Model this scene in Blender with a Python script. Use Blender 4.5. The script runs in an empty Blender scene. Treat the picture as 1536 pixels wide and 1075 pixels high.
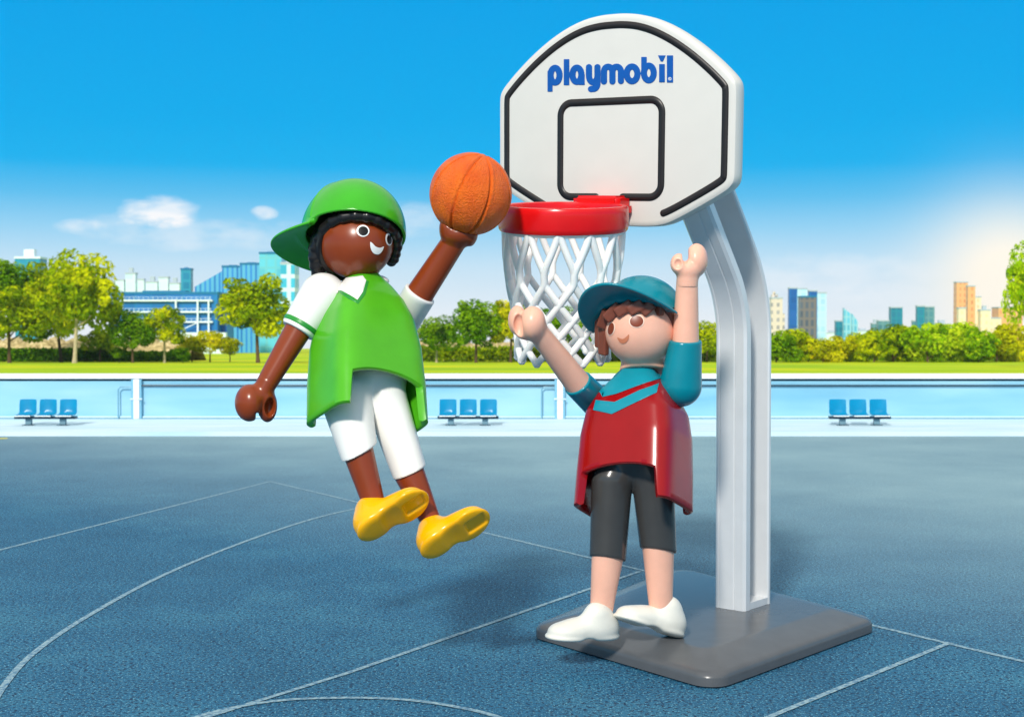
import bpy, bmesh, math, random
import numpy as np
from mathutils import Vector, Matrix
from mathutils.bvhtree import BVHTree
from mathutils.geometry import delaunay_2d_cdt
random.seed(7); np.random.seed(7)
scene = bpy.context.scene
COL = scene.collection
PI = math.pi

# ------------------------------------------------------------------ camera
F = 2000.0; HC = 2.4; YH = 490.0; W0, H0 = 1536.0, 1075.0
DL = math.atan((H0/2-YH)/F)
CAM = np.array([0, 0, HC]); FW = np.array([0, math.cos(DL), -math.sin(DL)])
UP = np.array([0, math.sin(DL), math.cos(DL)]); RT = np.array([1., 0, 0])
cam_d = bpy.data.cameras.new('camera'); cam = bpy.data.objects.new('camera', cam_d); COL.objects.link(cam)
cam.location = (0, 0, HC); cam.rotation_euler = (PI/2-DL, 0, 0)
cam_d.sensor_width = 36; cam_d.lens = 36*F/W0; cam_d.clip_end = 5000; cam_d.clip_start = 0.1
cam_d.dof.use_dof = True; cam_d.dof.focus_distance = 9.5; cam_d.dof.aperture_fstop = 3.2
scene.camera = cam

def ray(x, y): return FW+(x-768)/F*RT+(H0/2-y)/F*UP
def P(x, y, Z): return CAM+Z*ray(x, y)
def on_plane(x, y, p0, n):
    r = ray(x, y); return CAM+((p0-CAM)@n)/(r@n)*r
def ground(x, y, z=0.0): return on_plane(x, y, np.array([0, 0, z]), np.array([0, 0, 1.]))

# ------------------------------------------------------------------ colours and materials
def lin(c): return c/12.92 if c <= .04045 else ((c+.055)/1.055)**2.4
def rgb(r, g, b): return (lin(r/255), lin(g/255), lin(b/255), 1)
def new_mat(name):
    m = bpy.data.materials.new(name); m.use_nodes = True
    nt = m.node_tree; return m, nt, nt.nodes['Principled BSDF']
def N(nt, t, **kw):
    n = nt.nodes.new(t)
    for k, v in kw.items(): setattr(n, k, v)
    return n
def ramp(nt, stops, fac, interp='LINEAR'):
    r = N(nt, 'ShaderNodeValToRGB'); r.color_ramp.interpolation = interp
    e = r.color_ramp.elements
    while len(e) < len(stops): e.new(.5)
    for i, (p, c) in enumerate(stops): e[i].position = p; e[i].color = c
    nt.links.new(fac, r.inputs['Fac']); return r.outputs['Color']
def mth(nt, op, a, b=None, clamp=False):
    n = N(nt, 'ShaderNodeMath', operation=op); n.use_clamp = clamp
    for i, v in enumerate((a, b)):
        if v is None: continue
        if isinstance(v, (int, float)): n.inputs[i].default_value = v
        else: nt.links.new(v, n.inputs[i])
    return n.outputs[0]
def mixc(nt, fac, a, b, mode='MIX'):
    n = N(nt, 'ShaderNodeMix', data_type='RGBA', blend_type=mode)
    for s, v in ((n.inputs[0], fac), (n.inputs[6], a), (n.inputs[7], b)):
        if isinstance(v, (int, float, tuple)): s.default_value = v
        else: nt.links.new(v, s)
    return n.outputs[2]
def noise(nt, vec, scale, detail=3, rough=.5):
    n = N(nt, 'ShaderNodeTexNoise'); n.inputs['Scale'].default_value = scale
    n.inputs['Detail'].default_value = detail; n.inputs['Roughness'].default_value = rough
    nt.links.new(vec, n.inputs['Vector']); return n.outputs['Fac']
def wpos(nt): return N(nt, 'ShaderNodeNewGeometry').outputs['Position']
def bump(nt, h, strength, dist=.01):
    b = N(nt, 'ShaderNodeBump'); b.inputs['Strength'].default_value = strength; b.inputs['Distance'].default_value = dist
    nt.links.new(h, b.inputs['Height']); return b.outputs['Normal']

def plastic(name, col, rough=.3, metallic=0., var=.06, bmp=0, sss=0., coat=.0, spec=.38, rvar=0):
    m, nt, b = new_mat(name)
    pos = wpos(nt)
    n = noise(nt, pos, 6, 4)
    c0 = tuple(min(1, v*(1-var)) for v in col[:3])+(1,); c1 = tuple(min(1, v*(1+var)) for v in col[:3])+(1,)
    nt.links.new(ramp(nt, [(.3, c0), (.7, c1)], n), b.inputs['Base Color'])
    n2 = noise(nt, pos, 30, 3)
    nt.links.new(mth(nt, 'ADD', mth(nt, 'MULTIPLY', n2, rvar), rough-rvar/2), b.inputs['Roughness'])
    b.inputs['Metallic'].default_value = metallic
    b.inputs['Specular IOR Level'].default_value = spec
    if coat: b.inputs['Coat Weight'].default_value = coat; b.inputs['Coat Roughness'].default_value = .12
    if sss:
        b.inputs['Subsurface Weight'].default_value = sss; b.inputs['Subsurface Radius'].default_value = (.06, .03, .02)
        b.inputs['Subsurface Scale'].default_value = .5
    if bmp: nt.links.new(bump(nt, noise(nt, pos, 22, 2), bmp, .004), b.inputs['Normal'])
    return m

M = {}
M['green'] = plastic('green_plastic', rgb(78, 172, 26), .28, coat=.08)
M['cap_green'] = plastic('cap_green_plastic', rgb(56, 164, 28), .25, coat=.08)
M['shoe_white'] = plastic('off_white_plastic', rgb(222, 218, 206), .34, var=.06)
M['white'] = plastic('white_plastic', rgb(232, 230, 224), .32, var=.02)
M['brown_skin'] = plastic('brown_plastic', rgb(134, 56, 22), .28, coat=.06)
M['black_hair'] = plastic('black_plastic', rgb(28, 25, 25), .28)
M['yellow'] = plastic('yellow_plastic', rgb(252, 178, 2), .24, coat=.1)
M['rim_red'] = plastic('red_plastic', rgb(218, 16, 20), .24, coat=.08)
M['red'] = plastic('dark_red_plastic', rgb(150, 2, 9), .22, coat=.15)
M['teal'] = plastic('teal_plastic', rgb(0, 128, 144), .25, coat=.1)
M['teal_print'] = plastic('teal_print', rgb(10, 138, 156), .34)
M['pale_skin'] = plastic('pale_plastic', rgb(244, 184, 158), .32, sss=.15)
M['brown_hair'] = plastic('brown_hair_plastic', rgb(124, 68, 52), .34)
M['shorts'] = plastic('charcoal_plastic', rgb(64, 63, 62), .22, coat=.15)
M['base'] = plastic('grey_base_plastic', rgb(84, 86, 89), .27, spec=.36, bmp=0, rvar=0)
M['post'] = plastic('silver_plastic', rgb(222, 223, 224), .28, metallic=.3, var=.03)
M['board'] = plastic('board_plastic', rgb(216, 212, 204), .36, var=.015)
M['stripe'] = plastic('black_print', rgb(38, 34, 34), .38)
M['blue_print'] = plastic('blue_print', rgb(8, 84, 166), .35)
M['net'] = plastic('net_plastic', rgb(238, 237, 234), .36, var=.02, sss=.1)
M['eye_white'] = plastic('white_print', rgb(245, 245, 242), .35, var=0)
M['eye_black'] = plastic('eye_black_print', rgb(14, 12, 12), .3, var=0)
M['eye_brown'] = plastic('eye_brown_print', rgb(128, 52, 22), .35, var=0)
M['mouth_tan'] = plastic('tan_print', rgb(206, 126, 92), .4, var=0)
M['green_print'] = plastic('green_print', rgb(40, 140, 52), .35)
M['red_print'] = plastic('red_print', rgb(170, 22, 30), .35)

# ------------------------------------------------------------------ objects
ORG = {}
def tag(o, label=None, cat=None, group=None, kind=None):
    if label: o['label'] = label
    if cat: o['category'] = cat
    if group: o['group'] = group
    if kind: o['kind'] = kind
    return o
def empty(name, loc, label, cat, group=None):
    o = bpy.data.objects.new(name, None); COL.objects.link(o); o.location = [float(v) for v in loc]
    o.empty_display_size = .2; ORG[o.name] = np.array(loc, float)
    return tag(o, label, cat, group)
def mesh_obj(name, verts, faces, mat, parent=None, sharp=40, origin=None, recalc=True, weld=0):
    v = np.asarray(verts, float)
    c = np.array(origin, float) if origin is not None else np.array([v[:, 0].mean(), v[:, 1].mean(), v[:, 2].min()])
    me = bpy.data.meshes.new(name); me.from_pydata((v-c).tolist(), [], [tuple(int(i) for i in f) for f in faces]); me.update()
    if recalc:
        bm = bmesh.new(); bm.from_mesh(me)
        if weld: bmesh.ops.remove_doubles(bm, verts=bm.verts, dist=weld); bmesh.ops.dissolve_degenerate(bm, dist=1e-5, edges=bm.edges)
        bmesh.ops.recalc_face_normals(bm, faces=bm.faces); bm.to_mesh(me); bm.free()
    for p in me.polygons: p.use_smooth = True
    if sharp is not None: me.set_sharp_from_angle(angle=math.radians(sharp))
    mats = mat if isinstance(mat, (list, tuple)) else [mat]
    for m in mats: me.materials.append(m)
    o = bpy.data.objects.new(name, me); COL.objects.link(o)
    ORG[o.name] = c
    if parent is not None:
        o.parent = parent; o.location = [float(q) for q in c-ORG[parent.name]]
    else: o.location = [float(q) for q in c]
    return o
class Mesh:
    def __init__(s): s.v = []; s.f = []
    def add(s, v, f):
        k = len(s.v); s.v += [tuple(map(float, p)) for p in v]; s.f += [tuple(i+k for i in q) for q in f]
    def box(s, x0, x1, y0, y1, z0, z1):
        s.add([(x0, y0, z0), (x1, y0, z0), (x1, y1, z0), (x0, y1, z0), (x0, y0, z1), (x1, y0, z1), (x1, y1, z1), (x0, y1, z1)],
              [(0, 3, 2, 1), (4, 5, 6, 7), (0, 1, 5, 4), (1, 2, 6, 5), (2, 3, 7, 6), (3, 0, 4, 7)])
    def rbox(s, x0, x1, y0, y1, z0, z1, r=.02, seg=3):
        bm = bmesh.new(); bmesh.ops.create_cube(bm, size=1)
        for v in bm.verts: v.co = ((x0+x1)/2+v.co.x*(x1-x0), (y0+y1)/2+v.co.y*(y1-y0), (z0+z1)/2+v.co.z*(z1-z0))
        bmesh.ops.bevel(bm, geom=bm.edges[:], offset=r, segments=seg, affect='EDGES', profile=.5)
        bm.verts.index_update(); s.add([v.co for v in bm.verts], [[v.index for v in f.verts] for f in bm.faces]); bm.free()
    def tube(s, pts, rad, seg=8, cap=True):
        pts = [Vector(p) for p in pts]; n = len(pts)
        rad = [rad]*n if isinstance(rad, (int, float)) else rad
        T = [(pts[min(i+1, n-1)]-pts[max(i-1, 0)]).normalized() for i in range(n)]
        a = Vector((0, 0, 1)) if abs(T[0].z) < .9 else Vector((1, 0, 0))
        V = []; Fc = []
        for i in range(n):
            u = (a-T[i]*a.dot(T[i])).normalized(); w = T[i].cross(u); a = u
            for k in range(seg):
                t = 2*PI*k/seg; V.append(pts[i]+(u*math.cos(t)+w*math.sin(t))*rad[i])
        for i in range(n-1):
            for k in range(seg): Fc.append((i*seg+k, i*seg+(k+1) % seg, (i+1)*seg+(k+1) % seg, (i+1)*seg+k))
        if cap: Fc.append(tuple(range(seg))); Fc.append(tuple(range((n-1)*seg, n*seg)))
        s.add(V, Fc)
    def build(s, name, mat, parent=None, **kw): return mesh_obj(name, s.v, s.f, mat, parent, **kw)

# ------------------------------------------------------------------ signed distance shapes (surface nets)
def surface_nets(fn, lo, hi, h):
    lo = np.array(lo, float)-np.array([.137, .211, .173])*h; hi = np.array(hi, float)
    n = np.ceil((hi-lo)/h).astype(int)+1
    ax = [lo[i]+h*np.arange(n[i]) for i in range(3)]
    X, Y, Z = np.meshgrid(*ax, indexing='ij')
    D = fn(X, Y, Z)
    S = D < 0
    offs = [(i, j, k) for i in (0, 1) for j in (0, 1) for k in (0, 1)]
    cn = n-1
    def sub(A, o): return A[o[0]:o[0]+cn[0], o[1]:o[1]+cn[1], o[2]:o[2]+cn[2]]
    cnt = sum(sub(S, o).astype(np.int8) for o in offs)
    act = (cnt > 0) & (cnt < 8)
    idx = -np.ones(cn, int); I = np.argwhere(act); idx[act] = np.arange(len(I))
    acc = np.zeros((len(I), 3)); num = np.zeros(len(I))
    for a in offs:
        for d in range(3):
            if a[d]: continue
            b = list(a); b[d] = 1
            da = D[I[:, 0]+a[0], I[:, 1]+a[1], I[:, 2]+a[2]]; db = D[I[:, 0]+b[0], I[:, 1]+b[1], I[:, 2]+b[2]]
            c = (da < 0) != (db < 0)
            t = np.where(c, da/np.where(c, da-db, 1), 0)
            p = np.tile(np.array(a, float), (len(I), 1)); p[:, d] = t
            acc[c] += p[c]; num[c] += 1
    V = lo+h*(I+acc/num[:, None])
    faces = []
    for d in range(3):
        e1, e2 = [(1, 2), (2, 0), (0, 1)][d]
        s0 = [slice(1, cn[i]) for i in range(3)]; s0[d] = slice(0, cn[d])
        A = S[tuple(s0)]; s1 = list(s0); s1[d] = slice(1, cn[d]+1); B = S[tuple(s1)]
        E = np.argwhere(A != B)
        if not len(E): continue
        base = E+np.array([0 if i == d else 1 for i in range(3)])
        u = np.zeros(3, int); u[e1] = 1; w = np.zeros(3, int); w[e2] = 1
        q = [base-u-w, base-w, base, base-u]
        q = np.stack([idx[k[:, 0], k[:, 1], k[:, 2]] for k in q], 1)
        faces.append(q)
    return V, np.concatenate(faces)
def smin(a, b, k):
    if k <= 0: return np.minimum(a, b)
    h = np.maximum(k-np.abs(a-b), 0)/k; return np.minimum(a, b)-h*h*k/4
def smax(a, b, k): return -smin(-a, -b, k)
def ell(c, r, R=None):
    def fn(X, Y, Z):
        q = loc(X, Y, Z, c, R)
        k0 = np.sqrt(sum((q[i]/r[i])**2 for i in range(3))); k1 = np.sqrt(sum((q[i]/r[i]**2)**2 for i in range(3)))+1e-9
        return k0*(k0-1)/k1
    return fn
def loc(X, Y, Z, c, R=None):
    d = (X-c[0], Y-c[1], Z-c[2])
    if R is None: return d
    return [d[0]*R[i][0]+d[1]*R[i][1]+d[2]*R[i][2] for i in range(3)]      # rows of R are local axes
def capsule(a, b, ra, rb):
    a = np.array(a, float); b = np.array(b, float); ab = b-a; L = ab@ab
    def fn(X, Y, Z):
        t = np.clip(((X-a[0])*ab[0]+(Y-a[1])*ab[1]+(Z-a[2])*ab[2])/L, 0, 1)
        return np.sqrt((X-a[0]-t*ab[0])**2+(Y-a[1]-t*ab[1])**2+(Z-a[2]-t*ab[2])**2)-(ra+(rb-ra)*t)
    return fn
def half(p, n):
    n = np.array(n, float); n /= np.linalg.norm(n)
    return lambda X, Y, Z: (X-p[0])*n[0]+(Y-p[1])*n[1]+(Z-p[2])*n[2]       # inside = behind the normal
def rboxf(c, hs, r, R=None):
    def fn(X, Y, Z):
        q = loc(X, Y, Z, c, R); d = [np.abs(q[i])-hs[i]+r for i in range(3)]
        return np.sqrt(sum(np.maximum(k, 0)**2 for k in d))+np.minimum(np.maximum(np.maximum(d[0], d[1]), d[2]), 0)-r
    return fn
def U_(k, *fs):
    def fn(X, Y, Z):
        d = fs[0](X, Y, Z)
        for g in fs[1:]: d = smin(d, g(X, Y, Z), k)
        return d
    return fn
def I_(k, *fs):
    def fn(X, Y, Z):
        d = fs[0](X, Y, Z)
        for g in fs[1:]: d = smax(d, g(X, Y, Z), k)
        return d
    return fn
def neg(f): return lambda X, Y, Z: -f(X, Y, Z)
def frame(d, s):
    """rows: forward d, side, normal s (s made perpendicular to d)"""
    d = np.array(d, float); d /= np.linalg.norm(d); s = np.array(s, float); s -= d*(s@d); s /= np.linalg.norm(s)
    return np.array([d, np.cross(s, d), s])

class Fig:
    """a figure measured in (x, y down, towards viewer) units at depth Z, turned into metres"""
    def __init__(s, Z, root): s.Z = Z; s.root = root
    def W(s, v):
        v = np.asarray(v, float); Z = s.Z-v[:, 2]*s.Z/F
        return CAM+Z[:, None]*(FW+((v[:, 0]-768)/F)[:, None]*RT+((H0/2-v[:, 1])/F)[:, None]*UP)
    def sdf(s, name, fn, lo, hi, mat, parent=None, h=1.6, sharp=None):
        v, f = surface_nets(fn, lo, hi, h)
        o = mesh_obj(name, s.W(v), f, mat, parent or s.root, sharp=sharp, weld=h*.16*s.Z/F); return o, (v, f)
    def raw(s, name, v, f, mat, parent=None, sharp=50): return mesh_obj(name, s.W(v), f, mat, parent or s.root, sharp=sharp)
    def decal(s, name, poly, surf, mat, parent, off=.7, step=2.0, smooth=True):
        bvh = BVHTree.FromPolygons([Vector(p) for p in surf[0]], [tuple(int(i) for i in q) for q in surf[1]])
        if smooth: poly = crom(poly, 8)
        xs = [p[0] for p in poly]; ys = [p[1] for p in poly]
        pts = [Vector((p[0], p[1])) for p in poly]; n = len(pts)
        for x in np.arange(min(xs), max(xs), step):
            for y in np.arange(min(ys), max(ys), step):
                if inside(x, y, poly): pts.append(Vector((x, y)))
        r = delaunay_2d_cdt(pts, [], [list(range(n))], 1, 1e-4)
        V = []; last = 0
        for p in r[0]:
            hit = bvh.ray_cast(Vector((p[0], p[1], 500)), Vector((0, 0, -1)))
            if hit[0] is None: hit = bvh.find_nearest(Vector((p[0], p[1], last)))
            nrm = hit[1]; nrm = nrm if nrm.z > 0 else -nrm
            last = hit[0].z
            q = hit[0]+nrm*off; V.append((q.x, q.y, q.z))
        # smooth the depth a little so that the print lies evenly on its surface
        return mesh_obj(name, s.W(np.array(V)), r[2], mat, parent, sharp=None)
def inside(x, y, poly):
    c = False; n = len(poly); j = n-1
    for i in range(n):
        xi, yi = poly[i][0], poly[i][1]; xj, yj = poly[j][0], poly[j][1]
        if (yi > y) != (yj > y) and x < (xj-xi)*(y-yi)/(yj-yi)+xi: c = not c
        j = i
    return c
def crom(pts, n, closed=True):
    pts = [np.array(p, float) for p in pts]; m = len(pts); out = []
    for i in range(m if closed else m-1):
        g = lambda k: pts[k % m] if closed else pts[max(0, min(m-1, k))]
        p0, p1, p2, p3 = g(i-1), g(i), g(i+1), g(i+2)
        for k in range(n):
            t = k/n; out.append(.5*((2*p1)+(-p0+p2)*t+(2*p0-5*p1+4*p2-p3)*t*t+(-p0+3*p1-3*p2+p3)*t**3))
    if not closed: out.append(pts[-1])
    return out
def ellipse_poly(cx, cy, rx, ry, rot=0, n=24):
    c, s = math.cos(rot), math.sin(rot)
    return [(cx+rx*math.cos(t)*c-ry*math.sin(t)*s, cy+rx*math.cos(t)*s+ry*math.sin(t)*c) for t in np.linspace(0, 2*PI, n, endpoint=False)]

def body_frame(psi, tau, rho):
    """columns: lateral, up, forward of the body as (x, y up, w)"""
    p, t, r = map(math.radians, (psi, tau, rho))
    Ry = np.array([[math.cos(p), 0, math.sin(p)], [0, 1, 0], [-math.sin(p), 0, math.cos(p)]])
    Rx = np.array([[1, 0, 0], [0, math.cos(t), math.sin(t)], [0, -math.sin(t), math.cos(t)]])
    Rz = np.array([[math.cos(r), math.sin(r), 0], [-math.sin(r), math.cos(r), 0], [0, 0, 1]])
    return Rz@Rx@Ry
def tunic(C, R, Hh, prof, notch, notch_w, arch, thick=9, n_exp=(5.0, 2.3), NT=260, NR=44, flare=None):
    """shell of a toy tunic: superelliptic rings from the cut-out hem up to the neck"""
    ts = np.array([p[0] for p in prof]); As = np.array([p[1] for p in prof]); Bs = np.array([p[2] for p in prof])
    th = np.linspace(0, 2*PI, NT, endpoint=False)
    def ring(t, shrink):
        a = np.interp(t, ts, As)-shrink; b = np.interp(t, ts, Bs)-shrink; n = n_exp[0]+(n_exp[1]-n_exp[0])*np.clip((t-.68)/.32, 0, 1)
        return a, b, n
    def pt(t, th, shrink=0):
        a, b, n = ring(t, shrink)
        c, s = np.cos(th), np.sin(th)
        x = a*np.sign(c)*np.abs(c)**(2/n); z = b*np.sign(s)*np.abs(s)**(2/n)
        return np.stack([x, np.full_like(x, 0)+t*Hh, z], -1)
    hx = pt(np.zeros(NT), th)[:, 0]/As[0]
    k = np.clip((notch_w+.03-np.abs(hx))/.06, 0, 1); k = k*k*(3-2*k)
    hem = k*(notch+arch*np.clip(1-(hx/notch_w)**2, 0, 1))
    hem = hem/Hh
    rows = []
    for inner in (1, 0):
        rng = np.linspace(1, 0, 12) if inner else np.linspace(0, 1, NR)
        for q in rng:
            top = .55 if inner else 1.0
            t = hem+(top-hem)*(q**.85 if not inner else q)
            rows.append(pt(t, th, thick if inner else 0))
            if inner and q == 0: rows.append(pt(t-1.8/Hh, th, thick*.78)); rows.append(pt(t-2.6/Hh, th, thick*.5)); rows.append(pt(t-1.8/Hh, th, thick*.22))
    # a rounded lip between the inner and the outer face
    V = np.concatenate(rows); L = len(rows); Fc = []
    for i in range(L-1):
        for j in range(NT): Fc.append((i*NT+j, i*NT+(j+1) % NT, (i+1)*NT+(j+1) % NT, (i+1)*NT+j))
    Fc.append(tuple((L-1)*NT+j for j in range(NT)))
    Q = V@R.T
    return np.stack([C[0]+Q[:, 0], C[1]-Q[:, 1], C[2]+Q[:, 2]], -1), Fc
def bl(C, R, x, y, z):
    q = R@np.array([x, y, z]); return np.array([C[0]+q[0], C[1]-q[1], C[2]+q[2]])

# ------------------------------------------------------------------ the hoop
def rotx(a):
    c, s = math.cos(a), math.sin(a); return np.array([[1, 0, 0], [0, c, -s], [0, s, c]])
def yaw_frame(th, ph):
    th, ph = math.radians(th), math.radians(ph); R = rotx(ph)
    return R@np.array([math.cos(th), -math.sin(th), 0]), R@np.array([0, 0, 1.]), R@np.array([-math.sin(th), -math.cos(th), 0])
foot = ground(1116, 905, .183)
hoop = empty('basketball_hoop', (foot[0], foot[1], 0), 'toy basketball hoop with white backboard, red rim and white net on a bent silver post', 'basketball hoop')

def offset_poly(pts, d):
    n = len(pts); out = []
    for i in range(n):
        p0, p1, p2 = (np.array(pts[(i+k) % n][:2]) for k in (-1, 0, 1))
        e1 = (p1-p0)/np.linalg.norm(p1-p0); e2 = (p2-p1)/np.linalg.norm(p2-p1)
        n1 = np.array([-e1[1], e1[0]]); n2 = np.array([-e2[1], e2[0]])
        b = (n1+n2); b /= (1+n1@n2); out.append(p1+b*d)
    return out
def round_poly(pts, r, seg=8):
    n = len(pts); out = []
    for i in range(n):
        p0, p1, p2 = (np.array(pts[(i+k) % n][:2], float) for k in (-1, 0, 1))
        a = (p0-p1)/np.linalg.norm(p0-p1); b = (p2-p1)/np.linalg.norm(p2-p1)
        ang = math.acos(np.clip(a@b, -1, 1)); t = r/math.tan(ang/2); c = p1+(a+b)/np.linalg.norm(a+b)*r/math.sin(ang/2)
        s0 = p1+a*t-c; s1 = p1+b*t-c
        a0 = math.atan2(s0[1], s0[0]); da = math.atan2(s1[1], s1[0])-a0; da = (da+PI) % (2*PI)-PI
        for k in range(seg+1): out.append(c+r*np.array([math.cos(a0+da*k/seg), math.sin(a0+da*k/seg)]))
    return out
# base slab: counter-clockwise corners on the court, seen from above
bc = [ground(801, 957), ground(1070, 1037), ground(1312, 947), ground(1015, 866)]
bc = [p[:2] for p in bc]
levels = [(.005, .0, .15), (.012, -.012, .16)]+[(.060+.058*math.sin(a), -.012+.06*(1-math.cos(a)), .16) for a in np.linspace(0, 1.25, 8)]+[(.178, .24, .10), (.183, .27, .10)]
V = []; Fc = []; n0 = None
for z, ins, r in levels:
    ring = round_poly(offset_poly(bc, ins), r, 10); n0 = len(ring); V += [(p[0], p[1], z) for p in ring]
for i in range(len(levels)-1):
    for j in range(n0): Fc.append((i*n0+j, i*n0+(j+1) % n0, (i+1)*n0+(j+1) % n0, (i+1)*n0+j))
Fc.append(tuple(range((len(levels)-1)*n0, len(levels)*n0))); Fc.append(tuple(range(n0)))
mesh_obj('base', V, Fc, M['base'], hoop, sharp=14)

# post: channel profile swept up, forward and behind the board
pL, pU, pn = yaw_frame(40, 0)
pa, pb = .275, .42; ch = .02
pf = [(-pa/2, -pb/2+ch), (-pa/2+ch, -pb/2), (pa/2-ch, -pb/2), (pa/2, -pb/2+ch),
      (pa/2, -pb/2+.045), (pa/2-.012, -pb/2+.055), (pa/2-.235, -pb/2+.06), (pa/2-.235, pb/2-.095), (pa/2-.012, pb/2-.09), (pa/2, pb/2-.08),
      (pa/2, pb/2-ch), (pa/2-ch, pb/2), (.05, pb/2), (.044, pb/2-.006), (.036, pb/2-.006), (.03, pb/2),
      (-.03-pa*.2, pb/2), (-.036-pa*.2, pb/2-.006), (-.044-pa*.2, pb/2-.006), (-.05-pa*.2, pb/2), (-pa/2+ch, pb/2), (-pa/2, pb/2-ch)]
corner = ground(1117, 917, .1835)
ctr = corner-pL*pa/2-pn*pb/2
path = [(0, 0.)]+[(0, z) for z in np.linspace(.1, 2.12, 8)]
be = math.radians(38); Rb = 1.0; z0 = 2.12
for k in range(1, 15):
    a = be*k/14; path.append((Rb*(1-math.cos(a)), z0+Rb*math.sin(a)))
s1, z1 = path[-1]
for k in range(1, 7): path.append((s1+math.sin(be)*k*.26, z1+math.cos(be)*k*.26))
V = []; Fc = []; m = len(pf)
# the arm ends flush on the back of the board
_L, _U, _n = yaw_frame(36, 6); _c = P(925, 190, 10.1)
adir = pn*math.sin(be)+np.array([0, 0, 1])*math.cos(be)
path = path[:-6]+[(s1+math.sin(be)*k*.2, z1+math.cos(be)*k*.2) for k in (1, 2)]+[None]
for i, sz in enumerate(path):
    if sz is None:
        for q in V[-m:]: V.append(q+adir*((-.152-(q-_c)@_n)/(adir@_n)))
        break
    s, z = sz
    a = 0 if i < 9 else min(be, be*(i-8)/14)
    dq = pn*math.cos(a)-np.array([0, 0, 1])*math.sin(a)          # profile forward, square to the path
    c = ctr+pn*s+np.array([0, 0, z])
    V += [c+pL*l+dq*q for l, q in pf]
for i in range(len(path)-1):
    for j in range(m): Fc.append((i*m+j, i*m+(j+1) % m, (i+1)*m+(j+1) % m, (i+1)*m+j))
Fc.append(tuple(range(m))); Fc.append(tuple(range((len(path)-1)*m, len(path)*m)))
post = mesh_obj('post', V, Fc, M['post'], hoop, sharp=28)
mb = Mesh()                                                       # foot block that closes the channel
l0, l1, q0, q1 = pa/2-.234, pa/2-.003, -pb/2+.052, pb/2-.088
mb.add([ctr+pL*l+pn*q+np.array([0, 0, z]) for z in (.001, .055) for l, q in ((l0, q0), (l1, q0), (l1, q1), (l0, q1))],
       [(0, 1, 2, 3), (4, 5, 6, 7), (0, 1, 5, 4), (1, 2, 6, 5), (2, 3, 7, 6), (3, 0, 4, 7)])
mb.build('foot_block', M['post'], post)

# backboard
bL, bU, bn = yaw_frame(36, 6)
bC = P(925, 190, 10.1)
U0 = -.06
def B(u, v, h=0): return bC+bL*(u+U0)+bU*v+bn*h
def buv(x, y):
    p = on_plane(x, y, bC, bn)-bC; return (p@bL-U0, p@bU)
def sym(half): return half+[(-u, v) for u, v in reversed(half)]
outline = [(0., .838), (.12, .834), (.26, .812), (.41, .762), (.57, .682), (.73, .578), (.87, .468), (.97, .378), (1.03, .312), (1.052, .25),
           (1.055, .10), (1.055, -.10), (1.055, -.30), (1.05, -.40), (1.02, -.455), (.95, -.505), (.78, -.597), (.56, -.705), (.45, -.74), (.33, -.752), (.16, -.752), (0., -.752)]
def mirror(h): return h+[(-u, v) for u, v in reversed(h[1:-1])]
OUT = mirror(outline)
def smooth_ring(pts, n=4): return [tuple(p) for p in crom(pts, n)]
ring = smooth_ring(OUT)                                            # clockwise seen from the front
def ring_off(rg, d): return [tuple(p) for p in offset_poly(rg, -d)]
bt = .15
lv = [(-bt, .03), (-bt+.008, .012), (-bt+.03, 0), (-.035, 0), (-.012, .008), (-.003, .022), (0., .045)]
V = []; Fc = []; n0 = len(ring)
for h, ins in lv:
    V += [B(u, v, h) for u, v in (ring_off(ring, ins) if ins else ring)]
for i in range(len(lv)-1):
    for j in range(n0): Fc.append((i*n0+j, i*n0+(j+1) % n0, (i+1)*n0+(j+1) % n0, (i+1)*n0+j))
Fc.append(tuple(range(n0))); Fc.append(tuple(range((len(lv)-1)*n0, len(lv)*n0)))
board = mesh_obj('backboard', V, Fc, M['board'], hoop, sharp=35)
def stroke(name, pts, w, closed, mat, h0=.0005, h1=.003):
    """flat printed band of width w along points of the board, round ends"""
    P_ = [np.array(p) for p in pts]; n = len(P_); V = []; Fc = []
    for i in range(n):
        a = P_[(i-1) % n] if closed or i > 0 else P_[0]; b = P_[(i+1) % n] if closed or i < n-1 else P_[-1]
        t = (b-a)/np.linalg.norm(b-a); q = np.array([-t[1], t[0]])*w/2
        for s, h in ((-1, h0), (-1, h1), (1, h1), (1, h0)): V.append(B(*(P_[i]+s*q), h))
    for i in range(n if closed else n-1):
        j = (i+1) % n
        for k in range(4): Fc.append((i*4+k, i*4+(k+1) % 4, j*4+(k+1) % 4, j*4+k))
    if not closed:
        for e, sgn in ((0, -1), (n-1, 1)):
            o = P_[e]; t = P_[1]-P_[0] if e == 0 else P_[-1]-P_[-2]; t = t/np.linalg.norm(t)*sgn; q = np.array([-t[1], t[0]])
            k0 = len(V); sg = 10
            for h in (h0, h1):
                for k in range(sg+1):
                    a = PI*k/sg-PI/2; V.append(B(*(o+(t*math.cos(a)+q*math.sin(a))*w/2), h))
            Fc.append(tuple(range(k0, k0+sg+1))); Fc.append(tuple(range(k0+sg+1, k0+2*sg+2)))
            for k in range(sg): Fc.append((k0+k, k0+k+1, k0+sg+2+k, k0+sg+1+k))
    return mesh_obj(name, V, Fc, mat, board, sharp=None)
inner = ring_off(ring, .085)
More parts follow.
